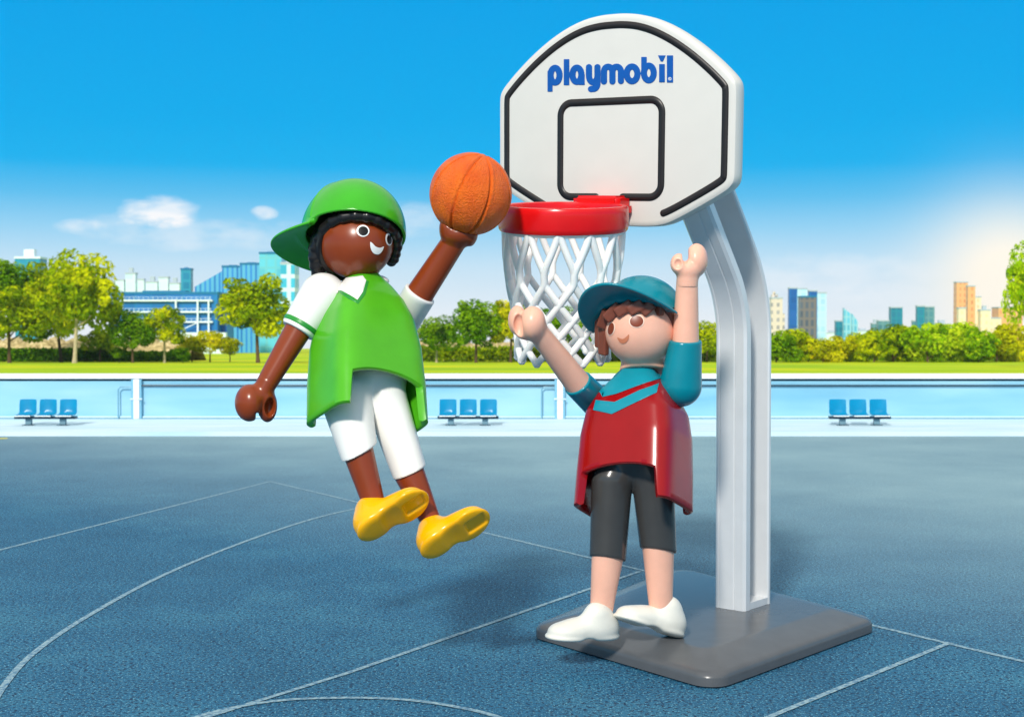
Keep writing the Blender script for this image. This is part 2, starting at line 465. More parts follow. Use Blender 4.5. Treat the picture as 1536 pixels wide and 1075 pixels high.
# the outline band stops short of the bottom edge on both sides of the rim
i0 = [i for i, (u, v) in enumerate(inner) if v > -.60 and u > 0]; seq = inner[-0:]
cut = [p for p in inner if not (abs(p[0]) < .46 and p[1] < -.4)]
st = max(range(len(cut)), key=lambda i: math.dist(cut[i], cut[i-1]))
stroke('outline_marking', cut[st:]+cut[:st], .052, False, M['stripe'])
sq = round_poly([(-.452, -.53), (.452, -.53), (.452, .19), (-.452, .19)], .10, 10)
hw = .452
band = [p for p in sq]
# open at the bottom behind the bracket
k = min(range(len(sq)), key=lambda i: math.hypot(sq[i][0]-hw+.1, sq[i][1]+.53))
seqs = sq[k:]+sq[:k]
tail = [(.10, -.53)]+[(.2, -.53)]
stroke('target_square', [(.12, -.53), (.2, -.53), (.28, -.53)]+[tuple(p) for p in seqs[:]][0:]+[(-.2, -.53), (-.12, -.53)], .056, False, M['stripe'])

# lettering, drawn as thick strokes and lifted off the board by the thickness of the print
CS, CX, CY = .3348, 720, 0
sw = 14
def seg2(ax, ay, bx, by, r=sw):
    return lambda X, Y: (lambda t: np.sqrt((X-ax-t*(bx-ax))**2+(Y-ay-t*(by-ay))**2)-r)(np.clip(((X-ax)*(bx-ax)+(Y-ay)*(by-ay))/max((bx-ax)**2+(by-ay)**2, 1e-6), 0, 1))
def box2(x0, x1, y0, y1, r=2):
    def f(X, Y):
        dx = np.abs(X-(x0+x1)/2)-(x1-x0)/2+r; dy = np.abs(Y-(y0+y1)/2)-(y1-y0)/2+r
        return np.hypot(np.maximum(dx, 0), np.maximum(dy, 0))+np.minimum(np.maximum(dx, dy), 0)-r
    return f
def pathf(pts, r=sw):
    fs = [seg2(*pts[i], *pts[i+1], r) for i in range(len(pts)-1)]
    return lambda X, Y: np.minimum.reduce([f(X, Y) for f in fs])
def arc(cx, cy, rx, ry, a0, a1, n=16):
    return [(cx+rx*math.cos(math.radians(a0+(a1-a0)*k/n)), cy+ry*math.sin(math.radians(a0+(a1-a0)*k/n))) for k in range(n+1)]
def oval(cx, cy, rx, ry): return pathf(arc(cx, cy, rx, ry, 0, 360, 28))
def dotf(X, Y):
    return np.maximum.reduce([(Y-277), (-(Y-249)), (X-833)+(Y-249)*.45, (798-X)+(Y-249)*.45])*.9
letters = [box2(303, 326, 318, 412), oval(337, 338, 20, 33),                      # p
           box2(376, 401, 266, 383),                                              # l
           oval(435, 336, 20, 32), box2(444, 470, 334, 382),                      # a
           pathf([(489, 302), (489, 338)]+arc(508, 340, 19, 30, 180, 20, 10)), pathf([(527, 302), (527, 372)]+arc(509, 374, 18, 25, 0, 90, 8)+[(498, 400)]),   # y
           pathf([(556, 366), (556, 322)]+arc(575, 322, 19, 22, 180, 360, 12)+[(594, 366)]), pathf([(594, 366), (594, 322)]+arc(613, 322, 19, 22, 180, 360, 12)+[(632, 364)]),   # m
           oval(682, 332, 24, 33),                                                # o
           box2(723, 748, 256, 330), oval(757, 328, 22, 33),                      # b
           box2(803, 829, 288, 370), dotf,                                        # i
           box2(838, 866, 249, 371)]                                              # l
def text_fn(X, Y, Zh): return np.maximum(np.minimum.reduce([f(X[:, :, 0], Y[:, :, 0]) for f in letters])[:, :, None]+0*Zh, np.abs(Zh)-2.)
v, f = surface_nets(text_fn, (294, 240, -4.5), (874, 420, 4.5), 1.5)
TV = []
for x, y, z in v:
    u, w = buv(CX+x*CS, CY+y*CS); TV.append(B(u, w, .0022+max(-2, min(2, z))*.0009))
mesh_obj('lettering', TV, f, M['blue_print'], board, sharp=40)
mk = []; mf = []
for k in range(24):
    for rr in (7.2, 5.4):
        a = 2*PI*k/24; u, w = buv(CX+(852+rr*math.cos(a))*CS, CY+(354+rr*math.sin(a))*CS); mk.append(B(u, w, .0048))
for k in range(24): j = (k+1) % 24; mf.append((2*k, 2*k+1, 2*j+1, 2*j))
kk = len(mk)
for (ax, ay, bx, by) in ((849.5, 350.5, 849.5, 358), (849.5, 351, 854, 351.4), (854, 351.4, 854, 354.2), (854, 354.2, 850, 354.6), (852, 354.6, 855, 358)):
    d = np.array([bx-ax, by-ay]); d /= np.linalg.norm(d); q = np.array([-d[1], d[0]])*.7; k0 = len(mk)
    for p in ((ax+q[0], ay+q[1]), (bx+q[0], by+q[1]), (bx-q[0], by-q[1]), (ax-q[0], ay-q[1])): mk.append(B(*buv(CX+p[0]*CS, CY+p[1]*CS), .0050))
    mf.append((k0, k0+1, k0+2, k0+3))
mesh_obj('registered_mark', mk, mf, M['eye_white'], board, sharp=None)

# rim and net hang from a frame drooping a little further than the board
rL, rU, rn = yaw_frame(36, 8.4)
def solve_rim():
    for Z in np.arange(8.8, 10.2, .005):
        c = P(845, 326, Z)
        if (c-bC)@bn < .60: return c
RC = solve_rim(); RZ = (RC-CAM)@FW; sc = RZ/F                     # metres per unit of the photograph at the rim
def Rm(a, r, h): return RC+(rL*math.cos(a)+rn*math.sin(a))*r*sc+rU*h*sc
prof = [(97, -17), (98, -12), (97.5, 8), (97, 15), (95, 18), (91, 18.5), (87.5, 17), (86, 12), (85, -14), (86, -19), (90, -21), (95, -20)]
V = []; Fc = []; NS = 96; m = len(prof)
for k in range(NS):
    for r, h in prof: V.append(Rm(2*PI*k/NS, r, h))
for k in range(NS):
    for j in range(m): Fc.append((k*m+j, k*m+(j+1) % m, ((k+1) % NS)*m+(j+1) % m, ((k+1) % NS)*m+j))
rim = mesh_obj('rim', V, Fc, M['rim_red'], hoop, sharp=40)
bk = Mesh()
ru = (RC-bC)@bL-U0
yb = (RC-bC)@bU
bm = bmesh.new(); bmesh.ops.create_cube(bm, size=1); bmesh.ops.bevel(bm, geom=bm.edges[:], offset=.1, segments=3, affect='EDGES'); bm.verts.index_update()
def slab(u0, u1, v0, v1, h0, h1):
    bk.add([B(u0+(v.co.x+.5)*(u1-u0), v0+(v.co.z+.5)*(v1-v0), h0+(v.co.y+.5)*(h1-h0)) for v in bm.verts], [[v.index for v in f.verts] for f in bm.faces])
slab(ru-.21, ru+.21, yb-.05, yb+.155, .002, .16)
slab(ru-.23, ru+.23, yb+.02, yb+.085, .003, .12)
bm.free()
bk.build('bracket', M['rim_red'], rim, sharp=40)

nh = [(0, -14, 88), (1, -86, 86), (2, -124, 78), (3, -149, 73), (4, -173, 70), (5, -195, 69), (6, -214, 68)]
NN = 12
def net_r(h): return float(np.interp(-h, [0, 30, 60, 90, 118, 146, 172, 196, 220], [88, 88, 87, 83, 78, 73.5, 70.5, 69, 68]))
nt_ = Mesh()
def strand(k, dirn):
    """one strand wound from the rim to the lower edge, crossing a neighbour at every node row"""
    pts = []; rad = []; a0 = k*2*PI/NN; n_ = len(nh)-1
    for lev in range(n_):
        h0, h1 = nh[lev][1], nh[lev+1][1]
        for t in np.linspace(0, 1, 9)[:(9 if lev == n_-1 else 8)]:
            e = t
            if lev == 0: e = min(1, t/.84)**1.25*.97+.03*t
            if lev == 1: e = .03*t+.97*max(0, (t-.22)/.78)
            h = h0+(h1-h0)*t
            pts.append(Rm(a0+dirn*(lev+e)*PI/NN, net_r(h)+dirn*.5, h)); rad.append((5.4 if lev < 2 else 5.2)*sc)
    nt_.tube(pts, rad, 10)
for k in range(NN):
    for d in (-1, 1): strand(k, d)
    c = Rm(k*2*PI/NN, 68, -214); nt_.tube([c+rU*.03, c, c-rU*.024], [.024, .034, .018], 10)
pts = [Rm(2*PI*k/48, 87, -19) for k in range(49)]
nt_.tube(pts, 6*sc, 8, cap=False)
nt_.build('net', M['net'], hoop, sharp=None)

# ------------------------------------------------------------------ figures
def hand_fn(c, R, r=1.0, gap=True, th=9):
    """a C-shaped grip: rows of R are wrist-to-tip, thumb-to-fingers and grip axis"""
    def fn(X, Y, Z):
        q = loc(X, Y, Z, c, R)
        x, y, z = q[0]/r, q[1]/r, q[2]/r
        rad = np.sqrt(x*x+y*y)
        ring = np.sqrt(((rad-15)/1.0)**2+(np.maximum(np.abs(z)-9, 0))**2)-th      # thick ring, tall along its axis
        ball = np.sqrt((x/24)**2+(y/24)**2+(z/22)**2)
        ring = smax(ring, (ball-1)*20, 6)
        return ring*r
    def full(X, Y, Z):
        d = fn(X, Y, Z)
        if gap:
            q = loc(X, Y, Z, c, R)
            cut = np.maximum(np.abs(q[1])-(4.5+.12*np.maximum(q[0], 0))*r, -(q[0]-2*r))
            d = smax(d, -cut, 4*r)
        return d
    return full
def shoe_parts(c, d, s, L=1.0):
    R = frame(d, s)
    g = lambda x, y, z: tuple(np.array(c)+R.T@(np.array([x, y, z])*L))
    up = U_(14*L, ell(g(-30, 0, -14), (28*L, 24*L, 27*L), R), ell(g(28, 0, -8), (34*L, 29*L, 18*L), R), ell(g(0, 0, -14), (34*L, 23*L, 20*L), R),
            capsule(g(-26, 0, -18), g(-21, 0, -36), 24*L, 23*L))
    sole = U_(8*L, ell(g(-32, 0, -3), (28*L, 25*L, 8*L), R), ell(g(30, 0, -1), (36*L, 31*L, 9*L), R), ell(g(0, 0, -5), (36*L, 22*L, 8*L), R))
    body = U_(4*L, I_(6*L, up, half(g(0, 0, 2), R[2])), I_(3*L, sole, half(g(0, 0, 3), R[2])))
    arch = ell(g(-2, 0, 9), (17*L, 60*L, 10*L), R)
    return I_(5*L, body, neg(arch)), R, g

# ---- jumping player in green
Z1 = 9.3
gfoot = P(600, 835, Z1)
G0 = empty('toy_figure', gfoot, 'leaping toy figure in green tunic, white shorts and backwards green cap', 'toy figure', 'toy basketball players')
G = Fig(Z1, G0)
GR = body_frame(34, 24, -1.5); GC = np.array([551, 634, 92.])
v, f = tunic(GC, GR, 240, [(0, 83, 62), (.25, 81, 61), (.5, 76, 58), (.70, 66, 52), (.82, 55, 46), (.91, 41, 37), (.97, 30, 28), (1, 24, 24)], 52, .80, 12)
tun_surf = (v, f); g_tunic = G.raw('tunic', v, f, M['green'], sharp=50)
# shirt showing at the neck
def V2(*p): return list(p)
G.decal('collar', [(498, 437), (505, 425), (520, 417), (544, 414), (549, 421), (544, 438), (536, 450), (525, 443), (512, 436)], tun_surf, M['white'], g_tunic, off=1.0, smooth=False)
for nm, ln in (('collar_trim', [(506, 437), (512, 436), (525, 443), (536, 451), (544, 438), (549, 421), (553, 422), (548, 441), (537, 456), (522, 448)]),):
    G.decal(nm, ln, tun_surf, M['green_print'], g_tunic, off=.6, smooth=False)
nk, _ = G.sdf('shirt_neck', U_(3, I_(3, ell((550, 422, -8), (34, 12, 28)), half((550, 412, -5), (0, -1, .2)))), (495, 400, -60), (600, 450, 45), M['white'], g_tunic)
# legs
hip = bl(GC, GR, 0, 30, 0)
def shorts_fn(X, Y, Z):
    a = I_(2.5, capsule((518, 594, 72), (542, 694, 126), 39, 27), half((541, 679, 126), (.46, .9, -.12)))(X, Y, Z)
    b = I_(2.5, capsule((580, 604, 56), (617, 716, 102), 32, 26), half((615, 709, 102), (.40, .9, -.12)))(X, Y, Z)
    p = ell(hip+np.array([2, -40, -40]), (58, 48, 42))(X, Y, Z)
    return smin(smin(a, b, 4), p, 16)
G.sdf('shorts', shorts_fn, (460, 500, -20), (665, 735, 180), M['white'], h=1.7, sharp=50)
for a, b, ra, rb in (((540.5, 688, 123), (560, 752, 132), 22.5, 17.5), ((616, 714, 101), (644, 776, 114), 23, 16)):
    cl = ((541, 679, 126), (.46, .9, -.12)) if a[0] < 580 else ((615, 709, 102), (.40, .9, -.12))
    G.sdf('leg', I_(.5, capsule(2*np.array(a)-np.array(b), b, 2*ra-rb, rb), neg(half(np.array(cl[0])-(0, 5, 0), cl[1]))), (np.minimum(a, b)-30), (np.maximum(a, b)+30), M['brown_skin'], h=1.7)
for c, L in (((588, 776, 158), .98), ((681, 803, 140), .95)):
    fn, R, g = shoe_parts(c, (.80, -.50, -.05), (.42, .62, .66), L)
    pocket = rboxf(g(40, 0, 6), (18*L, 13*L, 7*L), 4*L, R)
    fn2 = I_(3, fn, neg(pocket))
    G.sdf('shoe', fn2, np.array(c)-82, np.array(c)+82, M['yellow'], h=1.6)
# arms
def sleeve(F_, root, sh_pt, cuff, rs, rc, nrm, mat, lo, hi):
    fn = I_(2.5, capsule(sh_pt, cuff, rs, rc), half(cuff, nrm)); return F_.sdf('sleeve', fn, lo, hi, mat, root), fn
la_s, la_c = np.array((484, 445, 18.)), np.array((452, 486, 34.))
dn = (np.array((396, 580, 50))-la_c); dn /= np.linalg.norm(dn)
ext = la_c+dn*12
arm_l = G.sdf('arm', I_(.5, capsule(la_c-dn*24, (398, 578, 50), 22.5, 15.5), neg(half(ext-dn*5, dn))), (360, 440, 5), (490, 605, 80), M['brown_skin'])[0]
(slv, _), sfn = sleeve(G, arm_l, la_s, ext, 36, 27, dn, M['white'], (425, 400, -20), (535, 525, 80))
sfn2 = I_(1, capsule(la_s, ext, 36.8, 27.8), half(ext-dn*6, dn), neg(half(ext-dn*14, dn)))
G.sdf('sleeve_stripe', sfn2, (425, 400, -20), (535, 525, 80), M['green_print'], slv, h=1.3)
HR = frame((-.28, .93, .15), (.80, .15, .55))      # wrist to tip; grip axis
hl = U_(7, capsule((400, 574, 50), (391, 592, 52), 15.5, 15), I_(3, U_(3, ell((374, 604, 54), (22, 28, 24)), ell((401, 608, 46), (15, 25, 19))), neg(ell((405, 610, 62), (8, 15, 16))), neg(rboxf((386, 632, 58), (2.2, 13, 30), 2))))
G.sdf('hand', hl, (342, 562, 10), (425, 642, 90), M['brown_skin'], arm_l, h=1.3)
ra_c, ra_w = np.array((623, 451, -12.)), np.array((680, 364, 16.))
dn = (ra_w-ra_c); dn /= np.linalg.norm(dn)
arm_r = G.sdf('arm', I_(.5, capsule(ra_c-dn*40, ra_w, 22.5, 18.5), neg(half(ra_c+dn*9, dn))), (590, 330, -50), (720, 490, 50), M['brown_skin'])[0]
(slv, _), sfn = sleeve(G, arm_r, np.array((605, 482, -46.)), ra_c+dn*14, 25, 25.5, dn, M['white'], (555, 420, -75), (660, 540, 35))
ballc = (706, 291, 26)
hr = U_(6, capsule(ra_w-dn*4, ra_w+dn*10, 18, 19), ell((688, 350, 22), (28, 20, 26)), ell((672, 340, 24), (13, 15, 20)), ell((706, 352, 20), (9, 17, 18)))
hr = I_(2, hr, neg(ell(ballc, (61, 61, 61))))
G.sdf('hand', hr, (650, 315, -15), (730, 385, 62), M['brown_skin'], arm_r, h=1.3)
# head
hc = np.array((534, 362, 0.)); 
head_fn = U_(6, ell(hc, (57, 57, 56)), capsule((538, 378, -4), (545, 400, -8), 36, 24))
g_head, g_hs = G.sdf('head', head_fn, (465, 295, -75), (605, 450, 70), M['brown_skin'], h=1.7)
def eye(Fg, surf, root, x, y, rx, ry, rot, white, iris, k=.76):
    e = Fg.decal('eye', ellipse_poly(x, y, rx, ry, rot), surf, white, root, off=.8, smooth=False)
    Fg.decal('pupil', ellipse_poly(x+.3, y+.3, rx*k, ry*k, rot), surf, iris, root, off=1.3, smooth=False, step=1.5)
eye(G, g_hs, g_head, 544.3, 346.4, 9.6, 8.8, .15, M['eye_white'], M['eye_black'])
eye(G, g_hs, g_head, 582.6, 359.2, 4.9, 9.4, -.12, M['eye_white'], M['eye_black'], .72)
G.decal('mouth', [(555, 363.5), (558, 364.5), (563, 369.5), (569, 371.5), (574.5, 369.8), (575, 371), (572, 377.5), (567, 381.3), (560, 379.5), (556, 373)], g_hs, M['eye_white'], g_head, off=.9, smooth=True, step=1.5)
# braided hair
bp = [(480, 420, -8), (476, 406, -2), (472, 388, 4), (475, 366, 10), (485, 345, 22), (504, 329, 40), (530, 323, 50), (556, 325, 48), (576, 335, 36), (592, 350, 12), (594, 368, -6), (590, 384, -18), (587, 392, -24)]
beads = []
cp = crom(bp, 3, closed=False)
for i in range(0, len(cp)-2, 2): beads.append(capsule(cp[i]*.82+cp[i+2]*.18, cp[i+2]*.9+cp[i]*.1, 10.5, 8.5))
bp2 = [tuple(hc+(np.array(p)-hc)*1.02+np.array((0, -6, -12))) for p in bp]
cp2 = crom(bp2, 3, closed=False)
for i in range(1, len(cp2)-2, 2): beads.append(capsule(cp2[i]*.82+cp2[i+2]*.18, cp2[i+2]*.9+cp2[i]*.1, 9.5, 8))
shell = I_(3, ell(hc+np.array((0, -2, -6)), (66, 66, 64)), half(hc+np.array((-2, 0, 0)), (.45, .35, .82)))
def hair_fn(X, Y, Z):
    d = smin(U_(.8, *beads)(X, Y, Z), shell(X, Y, Z), 1.5); return d
G.sdf('hair', hair_fn, (448, 285, -80), (615, 440, 66), M['black_hair'], g_head, h=1.4)
def cap_mesh(name, Fg, c, axis, brim, R, dome_h, ext, width, droop, mat, root, seam=None, h=1.5):
    """axis: up through the crown, brim: direction of the peak"""
    A = np.array(axis, float); A /= np.linalg.norm(A)
    D = np.array(brim, float); D -= A*(A@D); D /= np.linalg.norm(D); S = np.cross(A, D)
    Rm_ = np.array([D, S, A])
    def fn(X, Y, Z):
        x, y, z = loc(X, Y, Z, c, Rm_)
        k = np.sqrt((x/R)**2+(y/(R*.97))**2+(np.maximum(z, -6)/dome_h)**2); dome = (k-1)*R*.92
        k2 = np.sqrt((x/(R-5))**2+(y/(R*.97-5))**2+(np.maximum(z, -6)/(dome_h-5))**2); dom2 = (k2-1)*R*.92
        shell_ = smax(np.maximum(dome, -(z+4)), -dom2, 1.5)
        if seam: shell_ = shell_-1.6*np.exp(-(np.abs(np.arctan2(y, x)*0+y*seam[0]+x*seam[1])/2.2)**2)*(z > 0)
        zb = z+droop*(y/width)**2*22-(.0)*x
        e = np.sqrt(((x-R*.35)/(ext+R*.65))**2+(y/width)**2); e2 = (e-1)*width
        br = smax(np.maximum(e2, -(x-R*.25)), np.abs(zb-1)-2.6, 3)
        br = smax(br, -dom2, 1)
        d = smin(shell_, br, 13)
        return d
    lo = np.array(c)-R-ext-8; hi = np.array(c)+R+ext+8
    return Fg.sdf(name, fn, lo, hi, mat, root, h=h)
cap_mesh('cap', G, (530, 350, -4), (.06, -.87, -.50), (-.80, .22, -.54), 80, 84, 58, 84, .8, M['cap_green'], g_head, seam=(.35, .94))

# ---- the ball, held up on the raised hand
bv = []; bf = []
ax = np.array((728-688, 231-347, 26.)); ax /= np.linalg.norm(ax)
a1 = np.cross(ax, (0, 0, 1.)); a1 /= np.linalg.norm(a1); a2 = np.cross(ax, a1)
nu, nv = 360, 150
seams = [math.radians(s) for s in (-4, 52, 106, 160, 176+32, 232+26, 304)]
def ballr(phi, th):
    r = 62.0; s = math.sin(th)
    for sm_ in (math.radians(k) for k in range(0, 360, 45)):
        d = abs((phi-sm_-.30+PI) % (2*PI)-PI)*s*62
        r -= 2.9*math.exp(-(d/1.7)**2)*min(1, s*4)-.5*math.exp(-((d-4.2)/1.8)**2)*min(1, s*4)
    return r
for i in range(nv+1):
    th = PI*i/nv
    for j in range(nu):
        ph = 2*PI*j/nu; r = ballr(ph, th)
        bv.append(np.array(ballc)+r*(math.sin(th)*(a1*math.cos(ph)+a2*math.sin(ph))+ax*math.cos(th)))
for i in range(nv):
    for j in range(nu): bf.append((i*nu+j, i*nu+(j+1) % nu, (i+1)*nu+(j+1) % nu, (i+1)*nu+j))
m, nt, b = new_mat('ball_rubber'); pos = wpos(nt)
nt.links.new(ramp(nt, [(.3, rgb(228, 88, 4)), (.7, rgb(248, 114, 12))], noise(nt, pos, 8, 4)), b.inputs['Base Color'])
b.inputs['Roughness'].default_value = .38; b.inputs['Specular IOR Level'].default_value = .4
nt.links.new(bump(nt, noise(nt, pos, 75, 4, .65), 1.0, .02), b.inputs['Normal'])
bo = mesh_obj('basketball', G.W(np.array(bv)), bf, m, None, sharp=None)
tag(bo, 'orange basketball with grooved seams held up on the raised brown hand beside the rim', 'basketball')

# ---- reaching player in red and teal
Z2 = 9.5
rfoot = P(925, 964, Z2-.06)
R0 = empty('toy_figure', rfoot, 'toy figure in red tunic and teal cap raising both arms under the hoop', 'toy figure', 'toy basketball players')
K = Fig(Z2, R0)
KR = body_frame(-27, 16, 2.5); KC = np.array([950, 762, 45.])
v, f = tunic(KC, KR, 217, [(0, 82, 60), (.25, 80, 59), (.5, 77, 57), (.68, 70, 53), (.80, 57, 46), (.89, 43, 38), (.96, 31, 29), (1, 24, 24)], 46, .80, 10)
ks = (v, f); k_tunic = K.raw('tunic', v, f, M['red'], sharp=50)
K.decal('yoke', [(917, 559), (926, 554), (938, 549.5), (965, 549.5), (986, 552), (1001, 557), (997, 563), (990, 568), (962, 577), (924, 591), (897, 588), (901, 578), (910, 566)], ks, M['teal_print'], k_tunic, off=1.0, smooth=False)
K.decal('chest_stripe', [(894, 600), (922, 603), (960, 585), (988, 575), (985, 589), (955, 603), (918, 621), (890, 615)], ks, M['teal_print'], k_tunic, off=1.0, smooth=False)
def kshorts(X, Y, Z):
    a = I_(2.5, capsule((918, 722, 30), (911, 850, 26), 31, 27), half((912, 838, 26), (-.14, .97, .1)))(X, Y, Z)
    b = I_(2.5, capsule((979, 716, 26), (989, 842, 16), 32, 26.5), half((989, 826, 16), (-.14, .98, .1)))(X, Y, Z)
    p = ell((950, 684, 18), (60, 46, 42))(X, Y, Z)
    return smin(smin(a, b, 3), p, 14)
K.sdf('shorts', kshorts, (865, 645, -45), (1035, 860, 85), M['shorts'], h=1.7, sharp=50)
for a, b, ra, rb in (((910, 846, 25), (902, 916, 18), 23, 17), ((988, 836, 15), (991, 906, 6), 23, 18)):
    cl = ((912, 838, 26), (-.14, .97, .1)) if a[0] < 950 else ((989, 826, 16), (-.14, .98, .1))
    K.sdf('leg', I_(.5, capsule(2*np.array(a)-np.array(b), b, 2*ra-rb, rb), neg(half(np.array(cl[0])-(0, 5, 0), cl[1]))), (np.minimum(a, b)-30), (np.maximum(a, b)+30), M['pale_skin'], h=1.7)
for c, d, s, L in (((876, 955, 26), (-.92, .0, .30), (-.16, .97, -.16), .92), ((975, 940, 10), (-.86, -.28, .30), (-.30, .95, .1), .92)):
    fn, R, g = shoe_parts(c, d, s, L)
    K.sdf('shoe', fn, np.array(c)-80, np.array(c)+80, M['shoe_white'], h=1.6)
# raised arm
c = np.array((1028, 528, 24.)); dn = np.array((1031, 415, 44.))-c; dn /= np.linalg.norm(dn)
arm_r = K.sdf('arm', I_(.5, capsule(c-dn*30, (1031, 414, 44), 22, 16), neg(half(c+dn*13, dn))), (995, 385, 0), (1065, 560, 80), M['pale_skin'])[0]
sleeve(K, arm_r, np.array((1021, 578, 16.)), c+dn*18, 32, 24.5, dn, M['teal'], (975, 490, -45), (1075, 630, 70))
hf = U_(6, capsule((1031, 425, 44), (1032, 408, 46), 16, 17), I_(2.5, U_(3, ell((1045, 390, 40), (17, 25, 22)), ell((1019, 396, 52), (13.5, 16, 15)), ell((1032, 402, 46), (20, 14, 18))), neg(ell((1028, 384, 48), (5, 15, 30))), neg(ell((1016, 396, 70), (7.5, 9, 10)))))
K.sdf('hand', hf, (998, 358, 5), (1070, 430, 85), M['pale_skin'], arm_r, h=1.3)
# reaching arm
c = np.array((873, 583, 6.)); w = np.array((811, 503, 74.)); dn = w-c; dn /= np.linalg.norm(dn)
arm_l = K.sdf('arm', I_(.5, capsule(c-dn*30, w, 21.5, 16), neg(half(c+dn*9, dn))), (785, 480, -30), (905, 620, 105), M['pale_skin'])[0]
sleeve(K, arm_l, np.array((906, 614, -58.)), c+dn*14, 24, 22.5, dn, M['teal'], (845, 540, -95), (945, 655, 60))
hf = U_(6, capsule(w, (803, 494, 80), 16, 18), I_(2.5, U_(3, ell((799, 484, 88), (19.5, 25, 22)), ell((776, 480, 74), (14, 22, 18)), ell((790, 496, 78), (18, 14, 18))), neg(ell((778, 489, 92), (8, 18, 10)))))
K.sdf('hand', hf, (752, 448, 35), (832, 525, 122), M['pale_skin'], arm_l, h=1.3)
# head
hc = np.array((961, 491, 4.))
kh = U_(6, ell(hc, (55, 58, 56)), I_(3, capsule((964, 520, -6), (966, 560, -12), 28, 38), half((965, 554, 0), (0, 1, .25))))
k_head, khs = K.sdf('head', kh, (895, 425, -70), (1030, 590, 70), M['pale_skin'], h=1.7)
EB = M['eye_brown']
ring_m = plastic('pale_print', rgb(250, 216, 196), .38, var=0)
for x, y, rx, ry, rot in ((955, 482, 9.8, 8.4, -.1), (917.3, 493, 4.3, 9, .22)):
    e = K.decal('eye', ellipse_poly(x, y, rx+1.6, ry+1.3, rot), khs, ring_m, k_head, off=.8, smooth=False)
    K.decal('pupil', ellipse_poly(x, y, rx, ry, rot), khs, EB, k_head, off=1.4, smooth=False)
K.decal('mouth', [(926.5, 506), (931, 507.5), (935, 508), (940, 504.5), (943, 501.5), (944, 503), (942.5, 509.5), (938, 514), (933, 514.5), (929, 511.5)], khs, M['mouth_tan'], k_head, off=.9, smooth=True, step=1.5)
bang = []
for (x0, y0, x1, y1, z0, z1, r) in ((911, 466, 902, 490, 32, 16, 9), (928, 459, 910, 477, 46, 38, 9), (946, 456, 926, 469, 56, 50, 9), (962, 456, 946, 466, 59, 57, 9),
        (977, 457, 965, 468, 58, 57, 9), (989, 460, 988, 470, 50, 48, 9), (1001, 466, 1006, 488, 36, 24, 8), (1009, 480, 1013, 512, 18, 6, 8), (906, 477, 905, 530, 14, 0, 9), (900, 476, 900, 520, 4, -10, 9)):
    bang.append(rboxf(((x0+x1)/2, (y0+y1)/2, (z0+z1)/2), (math.hypot(x1-x0, y1-y0)/2+3, r*.9, 5), 2.5, frame((x1-x0, y1-y0, z1-z0), (0, 0, 1)) if abs(x1-x0) > 2 else frame((x1-x0, y1-y0, z1-z0), (-.7, 0, .7))))
ksh = I_(3, ell(hc+np.array((-1, -4, -3)), (61, 62, 60)), half(hc+np.array((0, 0, 2)), (-.42, .42, .8)), half((960, 536, 0), (0, 1, 0)))
K.sdf('hair', U_(4, ksh, *bang), (888, 425, -72), (1032, 546, 72), M['brown_hair'], k_head, h=1.4)
cap_mesh('cap', K, (963, 474, -6), (.04, -.90, -.42), (-.54, -.36, .76), 66, 60, 58, 76, .9, M['teal'], k_head, h=1.5)

# ------------------------------------------------------------------ the setting
def gz(Y):
    return float(np.interp(Y, [0, 60, 200, 1000], [-.04, -.04, -3.0, -14.0]))
m_lawn, nt, b = new_mat('lawn'); pos = wpos(nt)
n1 = noise(nt, pos, .05, 4); n2 = noise(nt, pos, .9, 4, .7)
c1 = ramp(nt, [(.3, rgb(140, 178, 0)), (.5, rgb(180, 204, 0)), (.66, rgb(224, 212, 0))], n1)
nt.links.new(mixc(nt, mth(nt, 'MULTIPLY', n2, .5), c1, rgb(132, 164, 4)), b.inputs['Base Color']); b.inputs['Roughness'].default_value = .9
b.inputs['Specular IOR Level'].default_value = .1
ys = [-20, 0, 30, 60, 80, 100, 130, 160, 200, 260, 340, 450, 600, 800, 1000]
xs = np.linspace(-900, 900, 29)
V = [(x, y, gz(y)) for y in ys for x in xs]
nx = len(xs)
tag(mesh_obj('lawn', V, [(i*nx+j, i*nx+j+1, (i+1)*nx+j+1, (i+1)*nx+j) for i in range(len(ys)-1) for j in range(nx-1)], m_lawn, None, sharp=None, recalc=False), kind='structure')

YC = ground(768, 654)[1]                    # far edge of the court
m_court, nt, b = new_mat('court'); pos = wpos(nt)
n1 = noise(nt, pos, .35, 5, .6); n2 = noise(nt, pos, 34, 3, .65); n3 = noise(nt, pos, 62, 2, .6); n4 = noise(nt, pos, 1.6, 4, .6)
base = ramp(nt, [(.30, rgb(22, 82, 114)), (.5, rgb(34, 98, 132)), (.70, rgb(58, 122, 148))], mth(nt, 'ADD', mth(nt, 'MULTIPLY', n1, .6), mth(nt, 'MULTIPLY', n4, .4)))
dark = mixc(nt, ramp(nt, [(.40, (1, 1, 1, 1)), (.50, (0, 0, 0, 1))], n2), base, rgb(8, 40, 70))
spk = ramp(nt, [(.59, (0, 0, 0, 1)), (.66, (1, 1, 1, 1))], n3)
col = mixc(nt, mth(nt, 'MULTIPLY', spk, .8), dark, rgb(128, 192, 212))
sx = N(nt, 'ShaderNodeSeparateXYZ'); nt.links.new(pos, sx.inputs[0])          # far and right court paled: grazing gloss and haze put into the colour
far_sheen = mth(nt, 'MULTIPLY', mth(nt, 'SUBTRACT', mth(nt, 'ADD', sx.outputs[1], mth(nt, 'MULTIPLY', sx.outputs[0], .8)), 12.2), .085, True)
far_sheen = mth(nt, 'MULTIPLY', far_sheen, mth(nt, 'ADD', .42, mth(nt, 'MULTIPLY', n1, .75)), True)
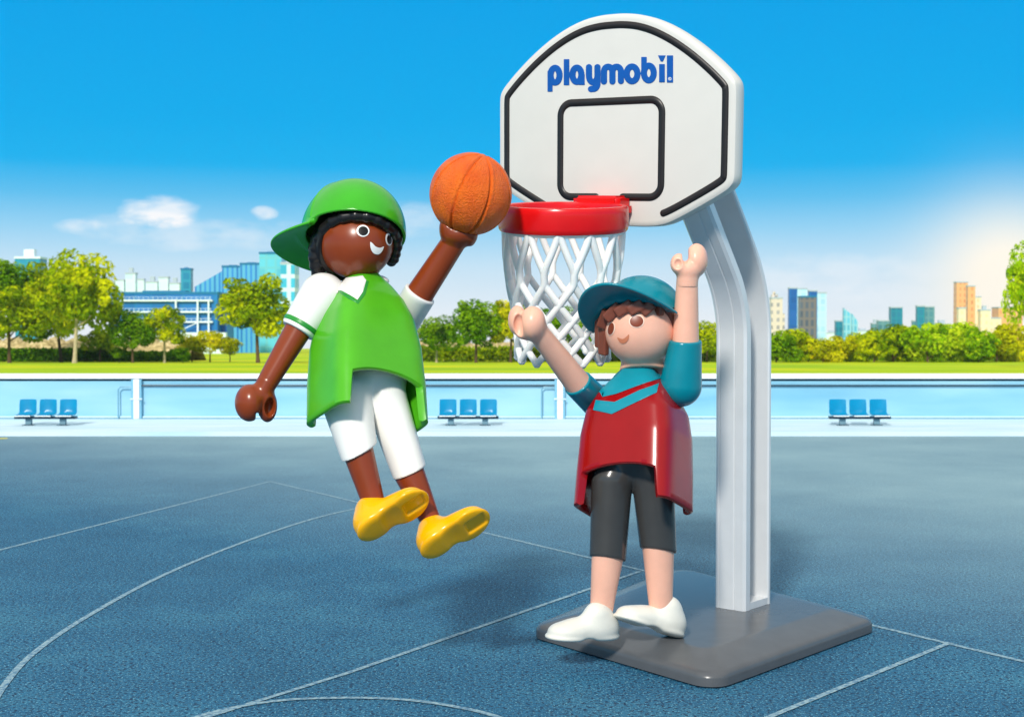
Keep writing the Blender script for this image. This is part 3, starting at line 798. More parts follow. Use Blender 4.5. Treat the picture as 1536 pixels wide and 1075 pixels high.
col = mixc(nt, far_sheen, col, mixc(nt, mth(nt, 'MULTIPLY', spk, .5), mixc(nt, n2, rgb(104, 138, 150), rgb(160, 188, 192)), rgb(196, 216, 218)))
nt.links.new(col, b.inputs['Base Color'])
b.inputs['Roughness'].default_value = .66; b.inputs['Specular IOR Level'].default_value = .3
nt.links.new(bump(nt, mth(nt, 'ADD', n2, mth(nt, 'MULTIPLY', n3, .5)), .6, .02), b.inputs['Normal'])
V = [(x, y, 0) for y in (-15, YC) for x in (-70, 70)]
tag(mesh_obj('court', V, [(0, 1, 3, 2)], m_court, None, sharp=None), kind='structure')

m_line, nt, b = new_mat('worn_line_paint'); pos = wpos(nt)
n2 = noise(nt, pos, 30, 4, .7)
nt.links.new(ramp(nt, [(.36, rgb(46, 102, 138)), (.58, rgb(146, 174, 182))], n2), b.inputs['Base Color']); b.inputs['Roughness'].default_value = .7
m_yel = plastic('yellow_line_paint', rgb(226, 214, 20), .6)
LZ = [.003]
def line(pts, w, mat=m_line, smooth=False):
    LZ[0] += .0006
    g = [ground(x, y)[:2] for x, y in pts]
    if smooth: g = [np.array(p) for p in crom(g, 10, closed=False)]
    V = []; n = len(g)
    for i in range(n):
        t = g[min(i+1, n-1)]-g[max(i-1, 0)]; t = t/np.linalg.norm(t); q = np.array([-t[1], t[0]])*w/2
        V += [(*(g[i]+q), LZ[0]), (*(g[i]-q), LZ[0])]
    tag(mesh_obj('court_line', V, [(2*i, 2*i+1, 2*i+3, 2*i+2) for i in range(n-1)], mat, None, sharp=None), kind='structure')
line([(-120, 855), (405, 722)], .05)
line([(405, 722), (1720, 1036)], .05)
line([(560, 757), (470, 778), (360, 815), (240, 865), (130, 925), (50, 980), (5, 1030), (-20, 1075)], .05, smooth=True)
line([(960, 857), (720, 940), (520, 1010), (200, 1110)], .045)
line([(250, 1090), (330, 1066), (420, 1051), (520, 1047), (620, 1051), (720, 1068), (800, 1095)], .045, smooth=True)
line([(1425, 964), (1100, 1098)], .045)
line([(-60, 660), (11, 657.5)], .22, m_yel)

# walkway beside the court, with the step of its kerb
m_walk, nt, b = new_mat('walkway'); pos = wpos(nt)
mp = N(nt, 'ShaderNodeMapping'); mp.inputs['Scale'].default_value = (.25, 3, 1); nt.links.new(pos, mp.inputs['Vector'])
nt.links.new(ramp(nt, [(.3, rgb(178, 212, 224)), (.55, rgb(204, 224, 232)), (.75, rgb(214, 230, 234))], noise(nt, mp.outputs[0], 1.4, 4)), b.inputs['Base Color']); b.inputs['Roughness'].default_value = .6
YW = P(768, 632, 33.2)[1]
mb = Mesh(); mb.box(-70, 70, YC, YW+.6, -.035, .10)
tag(mb.build('walkway', m_walk), kind='structure')

# boundary wall: pale blue panels, white coping, dark joint, rails and posts
m_panel, nt, b = new_mat('wall_panel'); pos = wpos(nt)
mp = N(nt, 'ShaderNodeMapping'); mp.inputs['Scale'].default_value = (.16, 1, .9); nt.links.new(pos, mp.inputs['Vector'])
nt.links.new(ramp(nt, [(.3, rgb(112, 172, 200)), (.5, rgb(138, 190, 212)), (.7, rgb(162, 204, 220))], noise(nt, mp.outputs[0], 1.2, 3)), b.inputs['Base Color'])
b.inputs['Roughness'].default_value = .3
m_cop = plastic('wall_coping', rgb(236, 242, 244), .4, var=.03)
m_dk = plastic('dark_blue_steel', rgb(18, 48, 66), .4)
m_grey = plastic('pale_steel', rgb(206, 224, 232), .35, metallic=.2)
YB = YW+.25
zof = lambda y, Y: HC-(y-YH)/F*Y
zt, zc, zd = zof(560.5, YB), zof(568, YB), zof(571.5, YB)
wall = empty('boundary_wall', (0, YB, .1), 'long pale blue boundary wall with white coping behind the seats', 'wall')
mb = Mesh(); mb.box(-70, 70, YB, YB+.16, .10, zd); mb.build('panel', m_panel, wall)
mb = Mesh(); mb.box(-70, 70, YB+.03, YB+.13, zd, zc); mb.build('joint', m_dk, wall)
mb = Mesh(); mb.rbox(-70, 70, YB-.05, YB+.24, zc, zt, r=.02); mb.build('coping', m_cop, wall)
mb = Mesh(); mb.rbox(-70, 70, YB-.055, YB-.003, .103, zof(624, YB), r=.02); mb.build('plinth', plastic('wall_plinth', rgb(192, 226, 238), .4), wall)
mb = Mesh(); mb.box(-70, 70, YB-.075, YB-.057, .101, .125); mb.build('shadow_strip', plastic('plinth_shade_tone', rgb(96, 140, 160), .5), wall)  # shade line at the wall foot, put in as a darker strip
xw = lambda px: (px-768)/F*YB
for xa, xb in ((xw(213), xw(836)), (xw(846), 60)):
    mb = Mesh(); mb.tube([(xa, YB-.05, zof(578, YB)), (xb, YB-.05, zof(578, YB))], .02, 8)
    n = int((xb-xa)/2.5)
    mb.build('rail', m_dk, wall)
for px in (206, 840, -420, 1640):
    mb = Mesh(); mb.rbox(xw(px)-.075, xw(px)+.075, YB-.14, YB-.06, .10, zc-.004, r=.02); po = mb.build('post', m_cop, wall)
    mb = Mesh(); mb.box(xw(px)-.135, xw(px)-.078, YB-.11, YB-.004, .103, zc-.01); mb.box(xw(px)+.078, xw(px)+.12, YB-.11, YB-.004, .103, zc-.01); mb.build('flange', plastic('flange_steel', rgb(120, 176, 200), .4), po)
    mb = Mesh(); mb.rbox(xw(px)-.15, xw(px)+.15, YB-.15, YB-.141, zof(598, YB)-.02, zof(598, YB)+.02, r=.004); mb.build('clamp', m_grey, po)
    mb = Mesh(); x0 = xw(px)-.46; z1 = zof(580, YB)
    mb.tube([(x0, YB-.10, .10), (x0, YB-.10, z1-.06), (x0+.06, YB-.10, z1), (xw(px)-.13, YB-.10, z1)], .016, 8); mb.build('hoop_rail', plastic('rail_steel', rgb(110, 160, 182), .35), po)

# seats
m_seat = plastic('blue_seat_plastic', rgb(0, 134, 178), .3)
m_leg = plastic('dark_steel', rgb(40, 62, 78), .4, metallic=.3)
def bench():
    r = empty('bench', (0, 0, 0), None, None)
    def ob(name, mb, mat, par=r): return mesh_obj(name, mb.v, mb.f, mat, par, sharp=40)
    for k in (-1, 0, 1):
        x = k*.475
        s = Mesh()
        V = []; prof_ = [(.22, .245), (.10, .232), (0, .235), (-.10, .25), (-.155, .29), (-.175, .36), (-.19, .50), (-.205, .60)]   # front to top of the back (depth, height)
        nu_ = 9
        for d, z in prof_:
            for j in range(nu_):
                u = -1+2*j/(nu_-1); wv = .20-(.006 if z > .55 else 0)*abs(u)**3-(.02 if d > .2 else 0)
                V.append((x+u*wv, -d-.0+.03*abs(u)**2*(-1 if z > .3 else 0), z+.02*u*u*(1 if z < .3 else 0)-(.012*abs(u)**6 if z > .55 else 0)))
        n_ = len(V); V2_ = [(a, b_+.012, c-.014) for a, b_, c in V]
        Fq = []
        for i in range(len(prof_)-1):
            for j in range(nu_-1):
                q = (i*nu_+j, i*nu_+j+1, (i+1)*nu_+j+1, (i+1)*nu_+j); Fq.append(q); Fq.append(tuple(n_+t for t in reversed(q)))
        rim_ = [j for j in range(nu_)]+[i*nu_+nu_-1 for i in range(1, len(prof_))]+[(len(prof_)-1)*nu_+j for j in range(nu_-2, -1, -1)]+[i*nu_ for i in range(len(prof_)-2, 0, -1)]
        for i in range(len(rim_)): a, b_ = rim_[i], rim_[(i+1) % len(rim_)]; Fq.append((a, b_, n_+b_, n_+a))
        s.add(V+V2_, Fq); ob('seat', s, m_seat)
        tr = Mesh(); tr.rbox(x-.185, x+.185, -.222, -.205, .214, .238, r=.006); ob('seat_edge', tr, m_cop)
    s = Mesh(); s.rbox(-.715, .715, -.10, .10, .150, .212, r=.012); ob('beam', s, m_leg)
    for k in (-1, 1):
        s = Mesh(); s.rbox(k*.40-.07, k*.40+.07, -.05, .05, .012, .1495, r=.01); l = ob('leg', s, plastic('seat_leg', rgb(112, 146, 160), .4) if k < 0 else bpy.data.materials['seat_leg'])
        s = Mesh(); s.rbox(k*.40-.13, k*.40+.13, -.10, .10, 0, .012, r=.004); ob('foot_plate', s, m_leg, l)
    return r
b0 = bench()
def copy_tree(o, parent=None):
    c = o.copy(); COL.objects.link(c)
    if parent is not None: c.parent = parent; c.matrix_parent_inverse = Matrix()
    for ch in list(o.children): copy_tree(ch, c)
    return c
YS = P(768, 640, 31.2)[1]
labels = ['row of three blue seats leftmost along the wall, below the big pale-trunked tree', 'row of three blue seats between the two figures, in front of the wall', 'row of three blue seats right of the silver hoop post']
for i, px in enumerate((68, 702, 1290)):
    o = b0 if i == 0 else copy_tree(b0)
    o.location = ((px-768)/F*YS, YS, .10); tag(o, labels[i], 'seat row', 'blue seat rows along the wall')

# ------------------------------------------------------------------ trees
def leaf_mat(name, c0, c1, c2):
    m, nt, b = new_mat(name)
    g = N(nt, 'ShaderNodeNewGeometry'); oi = N(nt, 'ShaderNodeObjectInfo')
    at = N(nt, 'ShaderNodeAttribute'); at.attribute_name = 'leaf'
    f_ = mth(nt, 'ADD', mth(nt, 'MULTIPLY', at.outputs['Fac'], .75), mth(nt, 'MULTIPLY', noise(nt, g.outputs['Position'], .35, 3), .25))
    col = ramp(nt, [(.12, c0), (.45, c1), (.85, c2)], f_)
    out = nt.nodes['Material Output']
    d = N(nt, 'ShaderNodeBsdfDiffuse'); t = N(nt, 'ShaderNodeBsdfTranslucent'); mx = N(nt, 'ShaderNodeMixShader'); mx.inputs[0].default_value = .32
    nt.links.new(col, d.inputs['Color']); nt.links.new(col, t.inputs['Color']); nt.links.new(d.outputs[0], mx.inputs[1]); nt.links.new(t.outputs[0], mx.inputs[2])
    nt.links.new(mx.outputs[0], out.inputs['Surface']); nt.nodes.remove(b)
    return m
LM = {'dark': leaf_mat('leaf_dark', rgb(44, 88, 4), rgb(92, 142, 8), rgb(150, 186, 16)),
      'mid': leaf_mat('leaf_mid', rgb(82, 116, 0), rgb(158, 182, 4), rgb(220, 220, 12)),
      'yellow': leaf_mat('leaf_yellow', rgb(128, 140, 0), rgb(198, 200, 6), rgb(240, 228, 30)),
      'lime': leaf_mat('leaf_lime', rgb(104, 152, 4), rgb(164, 202, 10), rgb(218, 228, 40))}
m_bark = plastic('bark', rgb(96, 74, 48), .85, var=.3, bmp=.3)
m_bark2 = plastic('pale_bark', rgb(196, 176, 140), .8, var=.25, bmp=.3)
m_bark3 = plastic('dark_bark', rgb(62, 50, 34), .9, var=.3, bmp=.3)
def crown_mesh(seed, nl=9, nleaf=2600, leaf=.075, flat=.9, low=.0):
    """unit crown: centre 0, radius about 1; leaf-sized faces on uneven lobes"""
    rng = np.random.RandomState(seed)
    lob = []
    for i in range(nl):
        a = 2*PI*i/nl*2.4+rng.rand(); h = -.55+1.2*(i+.5)/nl; r = (.62 if h < .3 else .34)*(.7+.5*rng.rand())
        lob.append((r*math.cos(a), r*math.sin(a), h*flat, .30+.22*rng.rand()))
    lob.append((0, 0, .1, .55))
    for i in range(nl+4):
        a = rng.rand()*2*PI; z = rng.rand()*1.5-.65; r = math.sqrt(max(.05, 1-(z*.95)**2))*.84
        lob.append((r*math.cos(a), r*math.sin(a), z*flat, .13+.13*rng.rand()))
    lob = np.array(lob); wgt = lob[:, 3]**1.6; wgt /= wgt.sum()
    pick = rng.choice(len(lob), nleaf, p=wgt)
    d = rng.randn(nleaf, 3); d /= np.linalg.norm(d, axis=1)[:, None]
    rad = lob[pick, 3]*(.72+.36*rng.rand(nleaf)**.6)
    c = lob[pick, :3]+d*rad[:, None]*np.array([1, 1, .85])
    nrm = d*.9+rng.randn(nleaf, 3)*.55+np.array([0, 0, .35]); nrm /= np.linalg.norm(nrm, axis=1)[:, None]
    t = np.cross(nrm, rng.randn(nleaf, 3)); t /= np.linalg.norm(t, axis=1)[:, None]; bt_ = np.cross(nrm, t)
    s = leaf*(.6+.8*rng.rand(nleaf))[:, None]
    V = np.stack([c-t*s, c+bt_*s*.62+nrm*s*.2, c+t*s, c-bt_*s*.62+nrm*s*.2], 1).reshape(-1, 3)
    Fq = np.arange(nleaf*4).reshape(-1, 4)
    shade = np.clip(.5+.25*rng.randn(len(lob))[pick]+.18*rng.randn(nleaf), 0, 1)
    me = bpy.data.meshes.new('crown'); me.from_pydata(V.tolist(), [], Fq.tolist()); me.update()
    at = me.attributes.new('leaf', 'FLOAT', 'FACE'); at.data.foreach_set('value', shade.astype(np.float32))
    return me
CR = [crown_mesh(k, 8+k % 4, 5200, .06, .9) for k in range(4)]+[crown_mesh(20+k, 6+k % 3, 2200, .085, .85) for k in range(5)]
CM = {}
def crown_for(i, mat):
    if (i, mat) not in CM:
        me = CR[i].copy(); me.materials.append(LM[mat]); CM[(i, mat)] = me
    return CM[(i, mat)]
def tree(px, pyb, cx, cy, rx, ry, Z, ci, mat, label, bark=None, group='trees on the lawn', lean=0, name='tree', trunk=True, fork=False):
    """base at (px, pyb), crown centre (cx, cy) and half sizes, all in units of the photograph at distance Z"""
    s = Z/F
    base_ = P(px, pyb, Z); base_[2] = gz(base_[1])-.05
    cc = P(cx, cy, Z)
    r = empty(name, base_, label, name.replace('_', ' '), group)
    co = bpy.data.objects.new('crown', crown_for(ci, mat)); COL.objects.link(co); co.parent = r
    co.location = [float(v) for v in cc-base_]; co.scale = (rx*s*1.17, rx*s*1.05, ry*s*1.12); co.rotation_euler = (0, 0, random.uniform(0, 6.28))
    if trunk:
        mb = Mesh(); h = cc-base_; rt_ = max(.05, min(rx, ry)*s*.055)
        p0 = np.zeros(3); p1 = np.array([h[0]*.35, 0, max(.3, (h[2]-ry*s*.75))]); p2 = np.array([h[0]*.9, 0, h[2]+.3*ry*s])
        mb.tube([p0+base_, p0+base_+(p1-p0)*.15, p1+base_, (p1+p2)/2+base_, p2+base_], [rt_*1.5, rt_*1.1, rt_*.85, rt_*.5, rt_*.12], 8)
        for k in range(5):
            a = k*1.3+random.random(); st_ = p1+(p2-p1)*(.0+.13*k)
            e = st_+np.array([math.cos(a)*rx*s*.62, math.sin(a)*rx*s*.5, ry*s*(.45+.2*random.random())])
            mid = (st_+e)/2+np.array([0, 0, -.05*ry*s])
            mb.tube([st_+base_, mid+base_, e+base_], [rt_*.55, rt_*.35, rt_*.08], 6)
        mb.build('trunk', bark or m_bark, r, origin=base_)
    return r
G1 = 'trees in the park on the left'
tree(14, 545, 12, 428, 48, 38, 205, 0, 'dark', 'dark green tree at the far left edge, taller and behind a lighter one', m_bark3, G1)
tree(14, 546, 14, 478, 55, 46, 196, 1, 'mid', 'broad mid-green tree at the far left edge, in front of the darker one', m_bark, G1)
tree(92, 541, 78, 452, 44, 60, 204, 2, 'mid', 'tree with a dark trunk half hidden behind the pale-trunked big tree', m_bark3, G1)
tree(112, 546, 120, 444, 54, 64, 194, 3, 'mid', 'tallest yellow-green tree with a pale forked trunk, left of the blue office block', m_bark2, G1)
tree(199, 542, 198, 496, 31, 31, 198, 0, 'dark', 'small round dark green tree in front of the low blue office block', m_bark, G1)
tree(247, 541, 246, 491, 29, 32, 200, 1, 'mid', 'small round olive tree with a pale trunk beside the round dark green tree', m_bark2, G1)
tree(387, 538, 382, 463, 57, 47, 196, 2, 'mid', 'leafy tree behind the brown arm of the leaping figure', m_bark, G1)
tree(655, 530, 655, 502, 29, 27, 204, 3, 'dark', 'low dark tree with a slanting trunk, first right of the green tunic', m_bark2, G1)
tree(714, 533, 714, 487, 36, 37, 200, 0, 'dark', 'round dark green tree between the green tunic and the net', m_bark, G1)
tree(766, 533, 768, 484, 34, 38, 203, 1, 'yellow', 'yellow-green tree partly behind the left side of the net', m_bark, G1)
tree(835, 535, 832, 494, 34, 32, 206, 2, 'dark', 'dark tree seen through the holes of the net', m_bark, G1)
tree(893, 535, 895, 500, 36, 30, 207, 3, 'dark', 'dark tree behind the lower right corner of the net', m_bark, G1)
tree(1060, 535, 1062, 508, 30, 26, 206, 0, 'mid', 'green tree between the raised pale arm and the silver post', m_bark, G1)
tree(1005, 536, 1000, 506, 34, 27, 210, 1, 'dark', 'dark tree behind the head of the red figure', m_bark, G1)
for k, (cx, cy, rx, ry, mt, lb) in enumerate(((288, 517, 19, 16, 'yellow', 'yellow bush beside the olive tree, leftmost of the yellow bushes'), (315, 513, 20, 19, 'yellow', 'rounded yellow bush in the middle below the glass office tower'),
                                             (345, 520, 19, 15, 'yellow', 'low yellow bush close to the leafy tree behind the brown arm'), (150, 512, 28, 22, 'mid', 'olive bush between the pale trunk and the round dark tree'))):
    tree(cx, 540, cx, cy, rx, ry, 208+k, 4+k % 5, mt, lb, m_bark, 'bushes in the park', name='bush')
tree(179, 536, 179, 529, 11, 9, 199, 4, 'dark', 'tiny dark clipped bush beside the trunk of the round dark tree', m_bark3, 'bushes in the park', name='bush')
tree(275, 536, 268, 530, 16, 9, 199, 6, 'dark', 'low dark bush at the foot of the yellow bushes', m_bark3, 'bushes in the park', name='bush')
# hedges under the left trees
def hedge(x0, x1, yt, yb, Z, mat, label, n):
    rng = np.random.RandomState(int(x0)+500); s = Z/F
    a = P(x0, yb, Z); bq = P(x1, yb, Z); z0_ = gz(a[1]); top = P(x0, yt, Z)[2]
    V = []; sh_ = []
    c = np.stack([a[0]+(bq[0]-a[0])*rng.rand(n), a[1]+rng.rand(n)*2.4, z0_+(top-z0_)*rng.rand(n)**.7*(.8+.2*np.sin(np.arange(n)*.37))], 1)
    d = rng.randn(n, 3); d /= np.linalg.norm(d, axis=1)[:, None]; t = np.cross(d, rng.randn(n, 3)); t /= np.linalg.norm(t, axis=1)[:, None]; w_ = np.cross(d, t)
    sz = .28*(.6+.8*rng.rand(n))[:, None]
    V = np.stack([c-t*sz, c+w_*sz*.6, c+t*sz, c-w_*sz*.6], 1).reshape(-1, 3)
    o = mesh_obj('hedge', V, np.arange(n*4).reshape(-1, 4), LM[mat], None, sharp=None, recalc=False)
    at = o.data.attributes.new('leaf', 'FLOAT', 'FACE'); at.data.foreach_set('value', np.clip(.3+.2*rng.randn(n), 0, 1).astype(np.float32))
    tag(o, label, 'hedge', 'hedges under the trees')
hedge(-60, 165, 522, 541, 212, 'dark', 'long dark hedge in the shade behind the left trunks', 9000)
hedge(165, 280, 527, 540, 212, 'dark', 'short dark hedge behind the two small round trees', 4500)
hedge(1140, 1560, 514, 536, 222, 'lime', 'bright green hedge under the wood edge on the right', 16000)
hedge(625, 1075, 519, 535, 214, 'mid', 'olive hedge under the trees seen between the figures and through the net', 14000)
# dry sunlit bank behind the hedge
m_dry, nt, b = new_mat('dry_bank'); pos = wpos(nt)
nt.links.new(ramp(nt, [(.35, rgb(120, 104, 60)), (.55, rgb(196, 176, 120)), (.7, rgb(226, 206, 160))], noise(nt, pos, 1.3, 4, .7)), b.inputs['Base Color']); b.inputs['Roughness'].default_value = .95
for x0, x1, yt in ((-80, 282, 509), (625, 1080, 513)):
    rng = np.random.RandomState(3); n = 60; V = []; Zb = 222
    for j, (dy, f_) in enumerate(((0, 0), (1.2, .55), (3.2, .92), (6, 1), (11, .5), (14, 0))):
        for i in range(n+1):
            q = P(x0+(x1-x0)*i/n, 541, Zb); top = P(x0, yt, Zb)[2]; z0_ = gz(q[1])-.3
            V.append((q[0]+rng.randn()*.2, q[1]+dy+rng.randn()*.25, z0_+(top-z0_)*f_*(.85+.3*rng.rand())))
    tag(mesh_obj('bank', V, [(j*(n+1)+i, j*(n+1)+i+1, (j+1)*(n+1)+i+1, (j+1)*(n+1)+i) for j in range(5) for i in range(n)], m_dry, None, sharp=None), kind='structure')
# the tree line on the right
G2 = 'trees of the wood edge on the right'
TR = [(1166, 518, 24, 24, 'dark', 'dark tree just right of the silver post at the start of the wood edge'), (1190, 514, 24, 24, 'mid', 'olive tree under the cream stepped tower'),
      (1213, 521, 20, 20, 'yellow', 'yellow tree under the dark grey tower'), (1237, 524, 19, 18, 'yellow', 'small yellow tree under the pale glass tower'),
      (1263, 522, 21, 19, 'yellow', 'yellow tree under the low teal tower'), (1290, 519, 21, 22, 'mid', 'olive tree right of the fin-shaped towers'),
      (1313, 517, 22, 24, 'mid', 'rounded tree under the low grey office blocks'), (1338, 513, 24, 28, 'mid', 'taller rounded tree under the single teal-grey tower'),
      (1363, 512, 24, 29, 'mid', 'tall tree between the teal-grey tower and the twin towers'), (1390, 513, 25, 28, 'lime', 'bright green tree under the twin teal towers'),
      (1416, 513, 24, 28, 'lime', 'bright green tree under the small brown block'), (1443, 511, 25, 31, 'lime', 'tallest bright green tree under the orange twin tower'),
      (1470, 517, 24, 25, 'lime', 'bright green tree right of the orange twin tower'), (1496, 516, 25, 26, 'yellow', 'yellow-green tree under the low orange block'), (1524, 514, 26, 28, 'yellow', 'yellow-green tree at the right edge of the wood')]
for k, (cx, cy, rx, ry, mt, lb) in enumerate(TR):
    yb = 536+min(5, k)
    tree(cx+random.uniform(-3, 3), yb, cx, cy+3, rx*1.2, ry*1.1, 206+(k % 3)*4, 4+k % 5, mt, lb, m_bark, G2)
tree(1555, 560, 1548, 430, 34, 62, 130, 3, 'lime', 'tall lime tree cut by the right edge of the view, in the sun', m_bark, G2)

# ------------------------------------------------------------------ buildings
def facade(name, wall_c, glass_c, bw, bh, mortar, rough=.35, offset=0.):
    m, nt, b = new_mat(name)
    tc = N(nt, 'ShaderNodeTexCoord'); sp = N(nt, 'ShaderNodeSeparateXYZ'); nt.links.new(tc.outputs['Object'], sp.inputs[0])
    cb = N(nt, 'ShaderNodeCombineXYZ'); nt.links.new(mth(nt, 'ADD', sp.outputs[0], sp.outputs[1]), cb.inputs[0]); nt.links.new(sp.outputs[2], cb.inputs[1])
    br = N(nt, 'ShaderNodeTexBrick'); br.offset = offset; br.inputs['Scale'].default_value = 1
    br.inputs['Brick Width'].default_value = bw; br.inputs['Row Height'].default_value = bh; br.inputs['Mortar Size'].default_value = mortar; br.inputs['Mortar Smooth'].default_value = 0
    g2 = tuple(min(1, v*1.35+.01) for v in glass_c[:3])+(1,)
    br.inputs['Color1'].default_value = glass_c; br.inputs['Color2'].default_value = g2; br.inputs['Mortar'].default_value = wall_c
    nt.links.new(cb.outputs[0], br.inputs['Vector']); nt.links.new(br.outputs['Color'], b.inputs['Base Color'])
    b.inputs['Roughness'].default_value = rough
    return m
def building(name, px0, px1, pyt, Z, mat, label, yaw=0, depth=None, roof=None, group=None, extra=None, taper=None, roof_mat=None):
    s = Z/F; c = P((px0+px1)/2, pyt, Z); w = (px1-px0)*s; dp = depth*s if depth else w*.8
    z0_ = gz(Z+30)-1; top = c[2]
    r = empty(name, (c[0], c[1]+dp/2, z0_), label, name.replace('_', ' '), group)
    if yaw: r.rotation_euler = (0, 0, math.radians(yaw))
    h = top-z0_
    mb = Mesh()
    if taper:       # slanted top: (left drop, right drop) in photo units
        l, q = taper[0]*s, taper[1]*s
        mb.add([(-w/2, -dp/2, 0), (w/2, -dp/2, 0), (w/2, dp/2, 0), (-w/2, dp/2, 0), (-w/2, -dp/2, h-l), (w/2, -dp/2, h-q), (w/2, dp/2, h-q), (-w/2, dp/2, h-l)],
               [(0, 3, 2, 1), (4, 5, 6, 7), (0, 1, 5, 4), (1, 2, 6, 5), (2, 3, 7, 6), (3, 0, 4, 7)])
    else: mb.box(-w/2, w/2, -dp/2, dp/2, 0, h)
    def part(nm, mb_, mt, par=r):
        o = mesh_obj(nm, np.array(mb_.v)+ORG[par.name], mb_.f, mt, par, sharp=30, origin=ORG[par.name]); return o
    wl = part('wall', mb, mat)
    if not taper:
        mb = Mesh(); e = .05*w; rm = roof_mat or bpy.data.materials.get('roof_grey') or plastic('roof_grey', rgb(176, 190, 200), .6)
        mb.box(-w/2-.15, w/2+.15, -dp/2-.15, dp/2+.15, h+.02, h+.7); 
        if roof: mb.box(-w*.22, w*.18, -dp*.2, dp*.2, h+.72, h+roof)
        part('roof', mb, rm)
    if extra: extra(r, part, w, dp, h, s)
    return r
fa_teal = facade('facade_teal', rgb(40, 150, 176), rgb(10, 124, 160), 3.2, 3.4, .5)
fa_blue = facade('facade_blue', rgb(92, 180, 214), rgb(16, 114, 186), 1.7, 60, .55)
fa_aqua = facade('facade_aqua', rgb(110, 196, 206), rgb(84, 178, 196), 3.2, 3.4, .4)
fa_lat = facade('facade_lattice', rgb(214, 234, 240), rgb(48, 168, 196), 4.2, 4.6, .7)
fa_low = facade('facade_low', rgb(0, 130, 176), rgb(0, 104, 168), 5, 7, .12)
fa_pale = facade('facade_pale', rgb(214, 232, 242), rgb(196, 222, 236), 5, 5, .8)  # paleness of distant haze put into the facade colours
fa_cream = facade('facade_cream', rgb(226, 210, 196), rgb(150, 146, 150), 3.2, 3.6, .9)
fa_navy = facade('facade_navy', rgb(8, 104, 176), rgb(2, 84, 158), 3, 3.6, .2)
fa_ice = facade('facade_ice', rgb(196, 224, 242), rgb(166, 210, 236), 3, 3.6, .4)
fa_grey = facade('facade_grey', rgb(120, 112, 112), rgb(72, 84, 102), 2.4, 4, .55)
fa_tgrey = facade('facade_teal_grey', rgb(104, 150, 158), rgb(60, 118, 132), 2.6, 3.6, .4)
fa_tower = facade('facade_tower_teal', rgb(30, 140, 160), rgb(10, 108, 138), 2.6, 3.6, .3)
fa_fin = facade('facade_fin', rgb(150, 206, 224), rgb(84, 170, 200), 2, 3.6, .4)
fa_or = facade('facade_orange', rgb(236, 178, 120), rgb(206, 130, 84), 2.4, 3.4, .8)
fa_brown = facade('facade_brown', rgb(150, 136, 124), rgb(104, 100, 98), 3, 3.4, .7)
fa_sand = facade('facade_sand', rgb(240, 222, 190), rgb(226, 196, 150), 3, 3.4, .9)
m_bandw = plastic('white_concrete', rgb(226, 238, 242), .6, var=.03)
m_bluer = plastic('blue_roof', rgb(0, 116, 160), .5)
def slabs(r, part, w, dp, h, s):
    for k, y in enumerate((452, 469, 484)):
        z = h-(y-441)*s; mb = Mesh(); mb.box(-w/2-.1, w*.46, -dp/2-1.1, -dp/2-.02, z, z+.55)
        f_ = part('balcony', mb, m_bandw)
        mb = Mesh()
        for q in np.linspace(-.48, .44, 22): mb.box(w*q, w*q+.12, -dp/2-1.05, -dp/2-.98, z+.56, z+1.3)
        mb.box(-w/2, w*.45, -dp/2-1.06, -dp/2-.97, z+1.31, z+1.4); part('railing', mb, m_bandw)
    for q in (.12, .32, .42):
        mb = Mesh(); mb.box(w*q, w*q+.5, -dp/2-1.5, -dp/2-1.12, 0, h-1.6); part('column', mb, m_bandw)
    mb = Mesh(); mb.add([(w*.13, -dp/2-1.7, h-58*s), (w*.32, -dp/2-1.7, h-44*s), (w*.32, -dp/2-1.7, h-42.6*s), (w*.13, -dp/2-1.7, h-56.6*s), (w*.13, -dp/2-1.5, h-58*s), (w*.32, -dp/2-1.5, h-44*s), (w*.32, -dp/2-1.5, h-42.6*s), (w*.13, -dp/2-1.5, h-56.6*s)],
             [(0, 1, 2, 3), (4, 5, 6, 7), (0, 1, 5, 4), (1, 2, 6, 5), (2, 3, 7, 6), (3, 0, 4, 7)]); part('stair', mb, m_bandw)
    mb = Mesh(); mb.box(-w/2-2, w*.6, -dp/2-4, -dp/2-1.6, 0, h-57.5*s); part('podium', mb, m_bandw)
GB = 'office buildings on the left'
building('office_building', 163, 326, 441, 420, fa_low, 'low wide blue office block with white balconies behind the small trees', depth=60, group=GB, extra=slabs, roof_mat=m_bluer, roof=1.2)
building('office_building', 326, 340, 446, 425, fa_navy, 'narrow dark blue stair block at the right end of the low office block', depth=50, group=GB, roof_mat=m_bluer, roof=1.0)
building('office_building', 292, 334, 406, 470, fa_blue, 'blue glass office wing with a slanted roof above the low block', depth=40, group=GB, taper=(24, 0))
building('office_building', 333, 361, 401, 465, fa_blue, 'blue glass office wing with tall window strips, left of the stepped one', depth=40, group=GB, roof=1.0, roof_mat=m_bluer)
building('office_building', 360, 390, 397, 462, fa_blue, 'striped blue glass wing directly left of the tallest glass block', depth=40, group=GB, roof=1.0, roof_mat=m_bluer)
building('office_building', 389, 422, 381, 458, fa_aqua, 'tallest teal glass block next to the green cap brim', depth=44, group=GB, roof=1.0, roof_mat=m_bluer)
building('office_building', 421, 442, 396, 456, fa_lat, 'white latticed block with teal panes behind the white sleeve', depth=40, group=GB, roof=1.0)
building('office_building', 271, 286, 405, 480, fa_teal, 'slim teal tower standing alone above the low office block', depth=15, group=GB, roof=1.0, roof_mat=m_bluer)
building('office_building', 22, 60, 388, 440, fa_teal, 'teal glass tower with a white cap above the far left trees', depth=30, group=GB, roof=3.2, roof_mat=m_bandw)
GP = 'pale far-off towers'
